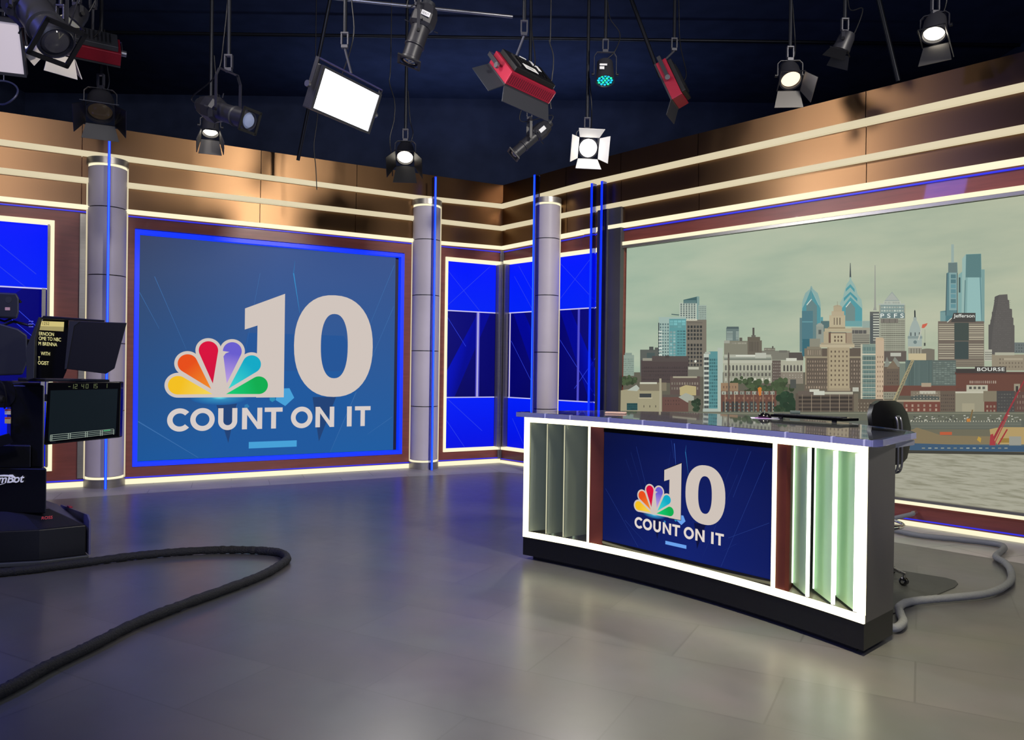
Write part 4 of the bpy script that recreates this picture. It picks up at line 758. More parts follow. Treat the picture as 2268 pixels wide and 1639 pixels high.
# chair faces -x locally (towards the desk end), backrest at +x
m = MB(); prof = []
def spad(mb, cx, cy, z0, z1, rx, ry, n=28, e=.75):
    def ring(z, k): return [(cx+rx*k*math.copysign(abs(math.cos(2*PI*i/n))**e, math.cos(2*PI*i/n)), cy+ry*k*math.copysign(abs(math.sin(2*PI*i/n))**e, math.sin(2*PI*i/n)), z) for i in range(n)]
    h = z1-z0; mb.loft([ring(z0, .84), ring(z0+.2*h, .96), ring(z0+.5*h, 1), ring(z0+.8*h, .96), ring(z1, .82)])
spad(m, -.06, 0, .82, .90, .235, .24); m.build('seat', M('black_upholstery', (26, 27, 30), .6, bump=.2, nscale=60), ch)
m = MB(); rings = []                                                   # curved shell back
for k, (z, hw, x) in enumerate(((.84, .10, .185), (.88, .17, .19), (.98, .20, .20), (1.10, .205, .20), (1.20, .195, .175), (1.265, .15, .15), (1.29, .08, .135))):
    pts = []
    for i in range(9): y = -hw+2*hw*i/8; pts.append((x-.35*y*y*2, y, z))
    rings.append(pts+[(p[0]+.035, p[1], p[2]) for p in reversed(pts)])
m.loft(rings); m.build('backrest_shell', M('shell_black', (9, 9, 11), .3, spec=.25), ch)
m = MB(); path = catmull([(.0, 0, .79), (.10, 0, .78), (.22, 0, .785), (.262, 0, .82), (.268, 0, .92), (.262, 0, 1.12), (.245, 0, 1.18)], 6)
for s_ in (-.021, .021): m.tube([p+Vector((0, s_, 0)) for p in path], .008, 10)
for i in (0, len(path)//2, -1): m.tube([path[i]+Vector((0, -.018, 0)), path[i]+Vector((0, .018, 0))], .009, 8)
m.build('back_support', silver, ch)
m = MB(); m.cyl((.255, -.05, 1.02), (.255, .06, 1.02), .018, 14); m.cyl((.255, .05, 1.02), (.255, .085, 1.02), .03, 14); m.build('back_knob', black, ch)
m = MB(); m.cyl((0, 0, .13), (0, 0, .52), .03, 18); m.build('column_sleeve', black, ch)
m = MB(); m.cyl((0, 0, .5), (0, 0, .79), .016, 16); m.box(-.08, -.07, .785, .1, .07, .82); m.build('gas_lift', chrome, ch)
m = MB(); m.tube([(.25*math.cos(2*PI*i/40), .25*math.sin(2*PI*i/40), .40) for i in range(40)], .011, 10, close=True)
for i in range(3): a = 2*PI*i/3+.5; m.cyl((.03*math.cos(a), .03*math.sin(a), .37), (.25*math.cos(a), .25*math.sin(a), .40), .008, 8)
m.build('foot_ring', chrome, ch)
for i in range(5):
    a = 2*PI*i/5+.24; u = Vector((math.cos(a), math.sin(a), 0))
    m = MB(); m.tube([u*.03+Vector((0, 0, .135)), u*.12+Vector((0, 0, .125)), u*.22+Vector((0, 0, .095)), u*.275+Vector((0, 0, .078))], [.02, .018, .014, .012], 12); leg = m.build('leg', chrome, ch)
    t_ = Vector((-u.y, u.x, 0)); q = u*.275+Vector((0, 0, .028))
    m = MB(); m.lathe(q-t_*.024, t_, [(0, .02), (.006, .028), (.018, .028), (.020, .022), (.028, .022), (.03, .028), (.042, .028), (.048, .02)], 20); cs = m.build('caster', blackgloss, leg)
    m = MB(); m.cyl(q+Vector((0, 0, .02)), q+Vector((0, 0, .06)), .011, 10); m.lathe(q-t_*.027, t_, [(0, .012), (.054, .012)], 12); m.build('caster_stem', chrome, leg)
# grey hose on the floor
hp = [fl(*p, z=.03) for p in ((1930, 1362), (1965, 1386), (1985, 1391), (2000, 1378), (1994, 1360), (1992, 1345), (2012, 1334), (2060, 1328), (2120, 1323), (2180, 1316), (2217, 1304), (2239, 1285), (2238, 1263), (2226, 1247), (2206, 1234), (2214, 1224), (2224, 1213), (2203, 1205), (2120, 1195), (2040, 1187), (1985, 1176), (1950, 1168))]
for p in hp: p.z = .0315
o = MB().tube(catmull(hp, 8), .025, 12, wob=.05).build('hose', M('grey_hose_sleeve', (112, 114, 118), .6, bump=.4, nscale=40)); tag(o, 'pale grey cable sleeve snaking over the floor behind the desk', 'hose')
e = B.P(6.12, .135, .03); r = thing('wall_connector', 'grey sleeved cable plugged into a chrome boss on the mahogany wall base', 'cable', (e.x, e.y, .135))
m = MB(); m.tube([Vector((0, 0, 0)), nB*.05], [.028, .022], 16); m.build('chrome_boss', chrome, r)
m = MB(); m.tube(catmull([nB*.05, nB*.10+Vector((0, 0, -.005)), nB*.2-dB*.12+Vector((0, 0, -.05)), nB*.3-dB*.28+Vector((0, 0, -.112)), nB*.34-dB*.5+Vector((0, 0, -.112))], 6), .021, 10); m.build('sleeve', MATS['grey_hose_sleeve'], r)
# black cable bundle on the left
bp = [fl(*p, z=.03) for p in ((-160, 1600), (0, 1533), (100, 1479), (200, 1431), (300, 1381), (400, 1341), (500, 1305), (580, 1274), (622, 1250), (636, 1237), (625, 1226), (600, 1221), (550, 1218), (480, 1218), (400, 1222), (300, 1231), (200, 1244), (130, 1253), (60, 1262), (0, 1268), (-120, 1278))]
for p in bp: p.z = .03
fine = catmull(bp, 14); fine = [p+Vector((random.uniform(-.002, .002), random.uniform(-.002, .002), 0)) for p in fine]
o = MB().tube(fine, .03, 12, wob=.08).build('cable_bundle', M('black_woven_sleeve', (24, 25, 29), .75, bump=.8, nscale=90)); tag(o, 'thick black cable bundle looping over the floor in front of the camera pedestal', 'cable')

# ---------------------------------------------------------------- camera pedestal with prompter (left edge)
YR = 5.75
rg = thing('camera_pedestal', 'black robotic studio camera pedestal with wide angular base and boxed column', 'camera pedestal', (-3.75, YR, 0))
def W2(px, py, Y): return at(px, py, Y)
def slabp(mb, pts, Y, depth, tilt=None):
    """solid plate whose front outline is seen at these picture points; Y may be one depth or one per point"""
    Ys = Y if isinstance(Y, (list, tuple)) else [Y]*len(pts)
    ps = [at(p[0], p[1], y) for p, y in zip(pts, Ys)]
    mb.extr(ps, depth if isinstance(depth, (tuple, Vector)) else (-.55*depth, .84*depth, 0))
def rk(mb, name, mat, root=None, **kw): return kid(mb.build(name, mat, **kw), root or rg)
# base: octagonal skirt with sloping lid
bc = Vector((-3.86, 6.05, 0)); 
BP = [(-4.75, 5.62), (-3.74, 5.46), (-3.41, 5.56), (-3.17, 5.74), (-3.86, 6.55), (-4.75, 6.60), (-5.0, 6.2), (-5.0, 5.9)]; bk = (-4.05, 6.0)
def octo(k, z): return [(bk[0]+(x-bk[0])*k, bk[1]+(y-bk[1])*k, z) for x, y in BP]
m = MB(); m.loft([octo(1, .045), octo(1, .27)]); rk(m, 'base_skirt', blackm, smooth=False, bevel=.008)
m = MB(); m.loft([octo(.995, .27), octo(.62, .37)]); rk(m, 'base_lid', M('base_lid_black', (24, 25, 32), .4), smooth=False, bevel=.008)
m = MB(); m.loft([octo(1.03, .012), octo(1.03, .045)]); rk(m, 'bumper_rail', M('grey_bumper', (58, 62, 66), .5), smooth=False, bevel=.006)
m = MB(); m.extr([(-3.155, 5.75, .045), (-3.845, 6.56, .045), (-3.845, 6.56, .265), (-3.20, 5.803, .335), (-3.155, 5.75, .30)], (.010, .008, 0)); rk(m, 'side_guard', M('lilac_guard', (86, 86, 120), .4), smooth=False)
m = MB(); m.extr([(-3.62, 6.296, .284), (-3.68, 6.366, .280), (-3.68, 6.366, .296), (-3.62, 6.296, .300)], (.02, .015, 0)); rk(m, 'stop_button', red, smooth=False, bevel=.003)
for dx in (-.35, .35):
    m = MB(); m.cyl((bc.x+dx-.02, bc.y, .03), (bc.x+dx+.02, bc.y, .03), .029, 16); rk(m, 'wheel', rubber)
text_o = text_obj('base_lettering', 'ROSS', .032, M('red_lettering', (200, 50, 50), .5, emis=(120, 24, 24), es=.3), None, at(91, 1151, 5.66), (.95, .3, .06), (-.1, .3, .6), extrude=.001); kid(text_o, rg)
# column and logo plate
def yawbox(mb, px0, px1, Y, dep, za, zb):
    a, b = at(px0, 900, Y).x, at(px1, 900, Y).x; mb.prism([(a, Y), (b, Y), (b-dep*.62, Y+dep*.8), (a-dep*.62, Y+dep*.8)], za, zb)
z0, z1 = .36, at(0, 1036, 5.7).z
m = MB(); yawbox(m, -110, 105, 5.7, .48, .36, z1); rk(m, 'column_box', blackm, smooth=False, bevel=.01)
m = MB(); yawbox(m, 24, 97, 5.74, .3, z1, at(0, 852, 5.74).z); rk(m, 'riser', blackm, smooth=False, bevel=.01)
m = MB(); yawbox(m, -60, 70, 5.705, .36, z1, at(0, 985, 5.7).z); rk(m, 'collar_box', black, smooth=False, bevel=.01)
m = MB(); slabp(m, [(-40, 1003), (-40, 978), (20, 960), (30, 980)], 5.6, .04); rk(m, 'cable_arm', black, smooth=False)
wl = M('white_lettering', (225, 225, 225), .5, emis=(200, 200, 205), es=.35)
q = at(-34, 1071, 5.69); o = text_obj('column_lettering', 'CamBot', .085, wl, None, q, (1, 0, .05), (0, 0, 1), extrude=.001, bold=.0015, shear=.25); kid(o, rg)
m = MB(); arc = [(-36, 1062), (-18, 1056), (8, 1053.5), (28, 1055.5), (33, 1060), (29, 1068)]
pp = [at(x, y, 5.692) for x, y in arc]; m.tube(catmull(pp, 6), [.001+.006*min(1, i/12)*(1 if i < 24 else .5) for i in range(31)], 8); rk(m, 'logo_swoosh', wl)
m = MB(); m.tube(catmull([at(x, y, 5.692) for x, y in ((-36, 1064), (-30, 1073), (-8, 1074.5), (10, 1071))], 6), [.005, .005, .005, .005, .005]+[.004]*9+[.002]*5, 8); rk(m, 'logo_swoosh', wl)
for (px, py, h, c) in ((17, 912, 12, (205, 200, 200)), (17, 931, 14, (190, 175, 120))):
    q = at(px, py, 5.69); m = MB(); m.box(q.x-.022, q.y, q.z-h/2/300, q.x+.022, q.y+.003, q.z+h/2/300); rk(m, 'warning_label', M('label_%d' % c[2], c, .6), smooth=False)
    m = MB(); m.box(q.x-.022, q.y-.001, q.z+h/2/300-.012, q.x+.022, q.y+.0, q.z+h/2/300-.002); rk(m, 'label_stripe', M('label_red', (170, 50, 50), .6), smooth=False)
# pan and tilt head
m = MB(); m.lathe(at(28, 872, 5.85), (0, 1, 0), [(-.12, .02), (-.12, .10), (.12, .10), (.12, .02)], 30); rk(m, 'pan_head', black)
m = MB(); slabp(m, [(-30, 848), (90, 848), (90, 856), (60, 862), (-30, 860)], 5.76, .24); rk(m, 'mount_plate', black, smooth=False, bevel=.004)
# camera on the head
cm = thing('studio_camera', 'black broadcast camera with boxy viewfinder on top of the pedestal', 'camera', at(10, 838, 5.8))
m = MB(); slabp(m, [(-90, 720), (0, 716), (40, 728), (60, 742), (62, 800), (50, 830), (-90, 835)], 5.72, .22); kid(m.build('body', charcoal, smooth=False, bevel=.012), cm)
m = MB(); m.lathe(at(58, 775, 5.83), (1, .05, 0), [(0, .085), (.05, .08), (.05, .07), (.12, .07)], 28); kid(m.build('lens_barrel', black), cm)
m = MB(); slabp(m, [(-60, 645), (36, 649), (42, 660), (42, 692), (37, 705), (-60, 700)], 5.7, .14); vf = kid(m.build('viewfinder', charcoal, smooth=False, bevel=.012), cm)
m = MB(); m.lathe(at(19, 664, 5.7), (0, -1, 0), [(0, .024), (.002, .024)], 24); kid(m.build('viewfinder_disc', M('disc_grey', (50, 52, 58), .4)), cm)
q = at(17, 684, 5.7); m = MB(); m.box(q.x-.018, q.y-.003, q.z-.011, q.x+.018, q.y, q.z+.011); kid(m.build('viewfinder_label', M('label_pinkish', (190, 150, 150), .6), smooth=False), cm)
m = MB(); m.tube([at(-10, 705, 5.78), at(10, 712, 5.78), at(38, 700, 5.78)], .008, 8); m.tube([at(42, 665, 5.76), at(46, 670, 5.76)], .01, 8); m.tube([at(0, 722, 5.75), at(30, 712, 5.75), at(70, 722, 5.75)], .010, 8); kid(m.build('top_handle', black), cm)
m = MB(); 
for i in range(3): m.cyl(at(64, 712+6*i, 5.74), at(74, 712+6*i, 5.74), .003, 8)
kid(m.build('cable_plugs', silver), cm)
m = MB(); m.tube(catmull([at(-10, 838, 5.66), at(6, 850, 5.64), at(14, 880, 5.64), at(10, 905, 5.66)], 8), .006, 8); kid(m.build('control_cable', black), cm)
m = MB(); m.lathe(at(-3, 884, 5.62), (1, 0, 0), [(-.03, .02), (.02, .034), (.04, .02)], 18); kid(m.build('pan_grip', rubber), cm)
# prompter: hood, glass with script, side flap, base monitor
pr = thing('teleprompter', 'black prompter hood with script glass, opened side flap and yellow-white script lines', 'teleprompter', at(120, 838, 5.6))
m = MB(); slabp(m, [(58, 842), (58, 770), (85, 702), (89, 703), (77, 750), (75, 838)], 5.42, (0, .03, 0)); kid(m.build('hood_side', charcoal, smooth=False, bevel=.003), pr)
m = MB(); slabp(m, [(80, 838), (82, 745), (97, 703), (152, 707), (148, 820), (140, 838)], 5.50, .02); g = kid(m.build('glass_frame', M('prompter_glass_black', (6, 6, 8), .5, spec=.15), smooth=False), pr)
m = MB(); slabp(m, [(96, 699), (232, 709), (232, 713), (150, 709), (92, 706)], 5.44, .12); kid(m.build('hood_top', black, smooth=False, bevel=.003), pr)
m = MB(); slabp(m, [(156, 711), (281, 715), (254, 816), (235, 828), (145, 817)], 5.40, .012); kid(m.build('side_flap', M('flap_black', (7, 7, 9), .55), smooth=False, bevel=.003), pr)
m = MB(); slabp(m, [(153, 711), (177, 712), (164, 722), (148, 816), (143, 818)], 5.397, .004); kid(m.build('flap_hinge', M('hinge_grey', (40, 41, 48), .4), smooth=False), pr)
hdr = M('prompter_header', (20, 20, 15), .5, emis=(206, 190, 122), es=1); hdr2 = M('prompter_header_shade', (20, 20, 15), .5, emis=(160, 148, 96), es=1); ytx = M('prompter_text', (20, 20, 15), .5, emis=(240, 232, 160), es=1.0)
m = MB(); slabp(m, [(91, 711), (142, 713), (141.5, 724), (88, 722)], 5.494, .002); kid(m.build('script_header', hdr, smooth=False), pr)
m = MB(); slabp(m, [(88, 722), (141.5, 724), (140.5, 734), (87, 731)], 5.494, .002); kid(m.build('script_header_lower', hdr2, smooth=False), pr)
px_m = 5.49/1700
for i, (s_, x, y) in enumerate((('ERNOON', 86.5, 742.5), ('OME TO NBC', 86, 753), ('M BRENNA', 85.5, 764.5), ('WITH', 90.5, 786.5), ('T', 84.5, 797.5), ('OGIST', 84, 807))):
    q = at(x, y, 5.493); wpx = {'ERNOON': 33, 'OME TO NBC': 49, 'M BRENNA': 41, 'WITH': 20, 'T': 4, 'OGIST': 24}[s_]
    me = text_mesh(s_, 1, extrude=.0); xs = [v.co.x for v in me.vertices]; x0_, x1_ = min(xs), max(xs)
    for v in me.vertices:
        u = (v.co.x-x0_)/(x1_-x0_)*wpx*px_m; v.co = q+Vector((u, 0, v.co.y/.72*8.2*px_m - u*.05))
    me.materials.clear(); me.materials.append(ytx); o = bpy.data.objects.new('script_line', me); C.objects.link(o); kid(o, pr)
q = at(92.5, 719.5, 5.492); me = text_mesh('1252', 1); xs = [v.co.x for v in me.vertices]
for v in me.vertices: v.co = q+Vector((v.co.x/max(xs)*16.5*px_m, 0, v.co.y/.72*6.5*px_m))
me.materials.clear(); me.materials.append(M('script_number_dark', (40, 36, 20), .6)); o = bpy.data.objects.new('script_number', me); C.objects.link(o); kid(o, pr)
m = MB(); a_ = [at(40, 828, 5.75), at(140, 826, 5.75), at(243, 838, 5.55), at(243, 843, 5.47), at(100, 846, 5.46), at(40, 842, 5.47)]
m.loft([[(p.x, p.y, at(0, 840, 5.5).z-.012) for p in a_[:3]+a_[4:]], [(p.x, p.y, at(0, 840, 5.5).z+.008) for p in a_[:3]+a_[4:]]]); kid(m.build('base_shelf', black, smooth=False, bevel=.003), pr)
q = at(186, 841, 5.455); m = MB(); m.box(q.x-.016, q.y-.004, q.z-.002, q.x+.016, q.y, q.z+.002); kid(m.build('maker_plate', silver, smooth=False), pr)
# return monitor with clock
mo = thing('return_monitor', 'dark flat monitor with dim clock digits and table rows under the prompter', 'monitor', at(180, 915, 5.4))
c4 = [at(105, 847, 5.30), at(267, 845, 5.42), at(264, 969, 5.42), at(96, 986, 5.30)]
def MP(u, v, off=0):
    """u right, v down in 0..1 over the monitor face"""
    t_ = c4[0]*(1-u)+c4[1]*u; b_ = c4[3]*(1-u)+c4[2]*u; return t_*(1-v)+b_*v+Vector((0, -off, 0))
m = MB(); m.extr([MP(0, 0), MP(1, 0), MP(1, 1), MP(0, 1)], (0, .05, 0)); kid(m.build('housing', blackgloss, smooth=False, bevel=.008), mo)
m = MB(); m.extr([MP(.05, .13, .001), MP(.965, .13, .001), MP(.95, .93, .001), MP(.06, .94, .001)], (0, .002, 0)); kid(m.build('screen', M('monitor_screen', (8, 10, 12), .15, emis=(16, 24, 28), es=1), smooth=False), mo)
grn = M('clock_green', (10, 14, 8), .5, emis=(84, 92, 54), es=1); tw_ = M('table_lines', (10, 12, 12), .5, emis=(165, 180, 165), es=.9); tg = M('table_green', (8, 12, 8), .5, emis=(20, 150, 80), es=.8)
SEG = {'0': 'abcdef', '1': 'bc', '2': 'abged', '4': 'fgbc', '5': 'afgcd', '-': 'g'}
def digit(chh, u, v, w, h):
    m = MB(); t_ = .12
    def bar(x0, y0, x1, y1): m.extr([MP(u+x0*w, v+y0*h, .003), MP(u+x1*w, v+y0*h, .003), MP(u+x1*w, v+y1*h, .003), MP(u+x0*w, v+y1*h, .003)], (0, .001, 0))
    for s_ in SEG[chh]:
        bar(*{'a': (0, 0, 1, t_), 'b': (1-t_*1.6, 0, 1, .5), 'c': (1-t_*1.6, .5, 1, 1), 'd': (0, 1-t_, 1, 1), 'e': (0, .5, t_*1.6, 1), 'f': (0, 0, t_*1.6, .5), 'g': (.1, .5-t_/2, .9, .5+t_/2)}[s_])
    kid(m.build('clock_digit', grn, smooth=False), mo)
for chh, u in (('-', .285), ('1', .325), ('2', .375), ('4', .465), ('0', .525), ('1', .605), ('5', .65), ('1', .785)): digit(chh, u, .035, .035, .075)
m = MB()
def mbar(u0, v0, u1, v1, th): m.extr([MP(u0, v0, .003), MP(u1, v1, .003), MP(u1, v1+th, .003), MP(u0, v0+th, .003)], (0, .001, 0))
for k in range(4): mbar(.085, .845+k*.032, .925, .835+k*.027, .006)
for u in (.085, .105, .32, .345, .545, .57, .745, .77, .925): m.extr([MP(u, .845, .003), MP(u+.006, .845, .003), MP(u+.006, .935, .003), MP(u, .94, .003)], (0, .001, 0))
kid(m.build('table_grid', tw_, smooth=False), mo)
m = MB(); m.extr([MP(.79, .845, .0035), MP(.88, .843, .0035), MP(.88, .862, .0035), MP(.79, .866, .0035)], (0, .001, 0)); kid(m.build('table_highlight', tg, smooth=False), mo)
m = MB(); q = MP(.12, .965, .002); m.box(q.x-.022, q.y-.001, q.z-.002, q.x+.022, q.y, q.z+.002); kid(m.build('maker_plate', MATS['hinge_grey'], smooth=False), mo)
m = MB(); q = at(120, 860, 5.45); m.box(q.x-.02, 5.37, q.z-.09, q.x+.14, 5.55, q.z-.04); kid(m.build('mount_arm', black, smooth=False), mo)
# ---------------------------------------------------------------- lamps hung from the grid
ZC = 6.4
clampm = M('dull_clamp', (74, 74, 80), .4, .5)
def frame_of(aim, roll_=0):
    d = Vector(aim).normalized(); r = d.cross(Vector((0, 0, 1))).normalized(); u = r.cross(d)
    q = math.radians(roll_); return d, r*math.cos(q)+u*math.sin(q), u*math.cos(q)-r*math.sin(q)
def hang(root, top, zc=None, r=.018, mat=None, dx=0):
    """yoke bolt, hook clamp and drop pipe up to the ceiling; top in root coordinates"""
    zc = ZC-root.location.z if zc is None else zc
    top = Vector(top); m = MB(); m.box(top.x-.03, top.y-.02, top.z, top.x+.03, top.y+.02, top.z+.03); m.box(top.x-.035, top.y-.018, top.z+.03, top.x-.022, top.y+.018, top.z+.13); m.box(top.x+.022, top.y-.018, top.z+.03, top.x+.035, top.y+.018, top.z+.13); m.box(top.x-.035, top.y-.018, top.z+.13, top.x+.035, top.y+.018, top.z+.145)
    m.build('hook_clamp', mat or clampm, root, smooth=False, bevel=.002)
    m = MB(); m.cyl(top+Vector((0, 0, .14)), Vector((top.x+dx, top.y, zc)), r, 12); m.build('drop_pipe', pipe, root)
def yoke(root, c, axis, half, top, mat=None, w=.03):
    """U strap from both pivots up to the bolt"""
    c, a, top = Vector(c), Vector(axis).normalized(), Vector(top); m = MB()
    L, R2 = c-a*half, c+a*half; h = top.z
    path = [L, L.lerp(Vector((L.x, L.y, h)), .8), Vector((L.x, L.y, h)).lerp(top, .25), top, Vector((R2.x, R2.y, h)).lerp(top, .25), R2.lerp(Vector((R2.x, R2.y, h)), .8), R2]
    side = a.cross(Vector((0, 0, 1)))
    if side.length < .1: side = Vector((0, 1, 0))
    side.normalize(); rings = []
    for i, p in enumerate(path):
        t = (path[min(i+1, 6)]-path[max(i-1, 0)]).normalized(); n_ = t.cross(side).normalized()*.003
        rings.append([p-side*w/2-n_, p+side*w/2-n_, p+side*w/2+n_, p-side*w/2+n_])
    m.loft(rings); m.build('yoke', mat or lampgrey, root, smooth=False)
    for q, s_ in ((L, -1), (R2, 1)):
        m = MB(); m.cyl(q, q+a*s_*.025, .016, 12); m.build('pivot_knob', black, root)
def cable(root, pts, r=.006, mat=None):
    m = MB(); m.tube(catmull(pts, 8), r, 8); m.build('power_cable', mat or black, root)
def barn(root, c, d, r, u, s, ang, mat=None, doors='lrtb', L=None):
    """hinged doors on a square frame at c"""
    L = L or s*1.1
    for k in doors:
        o, w_ = {'l': (-r, u), 'r': (r, u), 't': (u, r), 'b': (-u, r)}[k]; a = math.radians(ang[k] if isinstance(ang, dict) else ang)
        h = c+o*s; dr = d*math.sin(a)+o*math.cos(a); n_ = dr.cross(w_).normalized()*.003
        p = [h-w_*s*.95, h+w_*s*.95, h+dr*L+w_*s*1.25, h+dr*L-w_*s*1.25]
        m = MB(); m.loft([[q-n_ for q in p], [q+n_ for q in p]]); m.build('barn_door', mat or black, root, smooth=False)
def lit(name, col, es): return M(name, (40, 40, 38), .4, emis=col, es=es)
lamp_hot = lit('lamp_hot', (255, 250, 240), 14); lamp_mid = lit('lamp_mid', (255, 245, 225), 4); lamp_warm = lit('lamp_warm', (255, 226, 190), 1.6); panel_lit = lit('panel_lit', (250, 250, 255), 4)
lens_dark = M('lens_dark', (60, 58, 62), .1, spec=.8, coat=.6)
def fresnel(label, px, py, Y, aim, s=.11, lens=lamp_mid, ang=55, doors='lrtb', watts=0, pipe_dx=0, L=None, doormat=None, cab=True, group='fresnel lamps hung from the grid'):
    p = at(px, py, Y); root = thing('fresnel_lamp', label, 'stage lamp', p, group); d, r, u = frame_of(aim); z = Vector((0, 0, 0))
    m = MB(); m.lathe(z, d, [(-.26*s/.11, .45*s), (-.25*s/.11, .8*s), (-.18*s/.11, 1.0*s), (-.05, 1.05*s), (-.02, 1.12*s), (0, 1.12*s), (0, .95*s), (-.03, .93*s)], 28); m.build('housing', lampgrey, root)
    m = MB(); m.lathe(z, d, [(-.03, .9*s), (-.012, .7*s), (0, .4*s), (.004, .02*s)], 28); m.build('lens', lens, root)
    m = MB()
    for a, b in ((-1, -1), (1, -1), (1, 1), (-1, 1)): pass
    sq = 1.12*s; fr = [(-1, -1), (1, -1), (1, 1), (-1, 1)]
    for i in range(4):
        a, b = fr[i], fr[(i+1) % 4]; m.cyl(d*.012+r*a[0]*sq+u*a[1]*sq, d*.012+r*b[0]*sq+u*b[1]*sq, .006, 6)
    m.build('door_frame', black, root)
    barn(root, d*.015, d, r, u, sq, ang, doormat, doors, L)
    hr = Vector((d.y, -d.x, 0)).normalized(); top = Vector((0, 0, s*2.1)) - d*.08
    top.z = s*2.1
    yoke(root, -d*.08, hr, s*1.2, top); hang(root, top, dx=pipe_dx)
    if cab: cable(root, [-d*.24*s/.11, -d*.3*s/.11+Vector((.03, 0, -.05)), -d*.28+Vector((.08, 0, .12)), top+Vector((.05, .02, .25)), top+Vector((.02, .02, .6))])
    if watts: 
        o = spot('lamp_beam', p+d*.05, p+d*3, watts, (1, .95, .88), 130 if watts > 100 else 70, .6, s*.6)
    return root
def ellipsoidal(label, px, py, Y, aim, Ls=.5, s=.075, lens=lens_dark, tagtxt=None, toph=.28, group='ellipsoidal spotlights hung from the grid', mat=None, tagside=1):
    p = at(px, py, Y); root = thing('ellipsoidal_spotlight', label, 'stage lamp', p, group); d, r, u = frame_of(aim); mat = mat or lampgrey
    m = MB(); m.lathe(-d*Ls*.15, d, [(-.36*Ls, .7*s), (-.34*Ls, 1.15*s), (-.2*Ls, 1.5*s), (-.05*Ls, 1.5*s), (0, 1.2*s)], 8); m.build('lamp_house', mat, root, smooth=False)
    m = MB(); m.lathe(-d*Ls*.15, d, [(-.42*Ls, .3*s), (-.42*Ls, .75*s), (-.36*Ls, .8*s)], 16); m.build('end_cap', charcoal, root)
    m = MB(); m.lathe(-d*Ls*.15, d, [(0, 1.05*s), (.28*Ls, 1.05*s), (.29*Ls, 1.15*s), (.31*Ls, 1.15*s), (.32*Ls, 1.0*s), (.50*Ls, 1.0*s), (.51*Ls, 1.12*s), (.55*Ls, 1.12*s), (.57*Ls, .95*s), (.50*Ls, .93*s)], 26); m.build('barrel', mat, root)
    m = MB(); m.lathe(-d*Ls*.15, d, [(.52*Ls, .92*s), (.56*Ls, .7*s), (.575*Ls, .02)], 26); m.build('lens', lens, root)
    m = MB(); e = -d*Ls*.15+d*.56*Ls; sq = 1.3*s
    for a, b in ((-r, u), (r, u), (u, r), (-u, r)):
        c = e+a*sq; m.loft([[c-b*sq-a*s*.25, c+b*sq-a*s*.25, c+b*sq+a*.004, c-b*sq+a*.004], [c-b*sq-a*s*.25+d*.012, c+b*sq-a*s*.25+d*.012, c+b*sq+a*.004+d*.012, c-b*sq+a*.004+d*.012]])
    m.build('gel_frame', black, root, smooth=False)
    for k in range(4):
        m = MB(); q = -d*Ls*.18+(u if k % 2 else r)*s*1.5*(1 if k < 2 else -1); m.tube([q, q+(u if k % 2 else r)*.04*(1 if k < 2 else -1)], .006, 6); m.build('shutter_handle', silver if k == 0 else black, root)
    hr = Vector((d.y, -d.x, 0)); hr = Vector((1, 0, 0)) if hr.length < .2 else hr.normalized()
    top = Vector((0, 0, toph)); yoke(root, z0v, hr, s*1.75, top); hang(root, top)
    cable(root, [-d*Ls*.57, -d*Ls*.66+Vector((-.03, 0, .05)), top+Vector((-.10, 0, -.02)), top+Vector((-.05, .02, .3)), top+Vector((0, .02, .9))])
    if tagtxt:
        v = -Vector((p.x, p.y, p.z-H)).normalized(); tx = d if abs(d.x) > .5 else -r
        sd = (v-d*v.dot(d)).normalized(); ty = sd.cross(tx).normalized(); tx = ty.cross(sd).normalized()
        c = -d*Ls*.28*0+sd*(1.6*s)-d*Ls*.3
        m = MB(); m.loft([[c+tx*a*.042+ty*b*.022 for a, b in ((-1, -1), (1, -1), (1, 1), (-1, 1))], [c+tx*a*.042+ty*b*.022-sd*.01 for a, b in ((-1, -1), (1, -1), (1, 1), (-1, 1))]]); tg_ = m.build('number_tag', white, root, smooth=False)
        if tagtxt.strip(): o = text_obj('tag_number', tagtxt, .03, M('tag_ink', (40, 40, 45), .6), None, c+sd*.0012-tx*.03-ty*.009, tx, ty, extrude=.0003); o.parent = tg_
    return root
z0v = Vector((0, 0, 0))
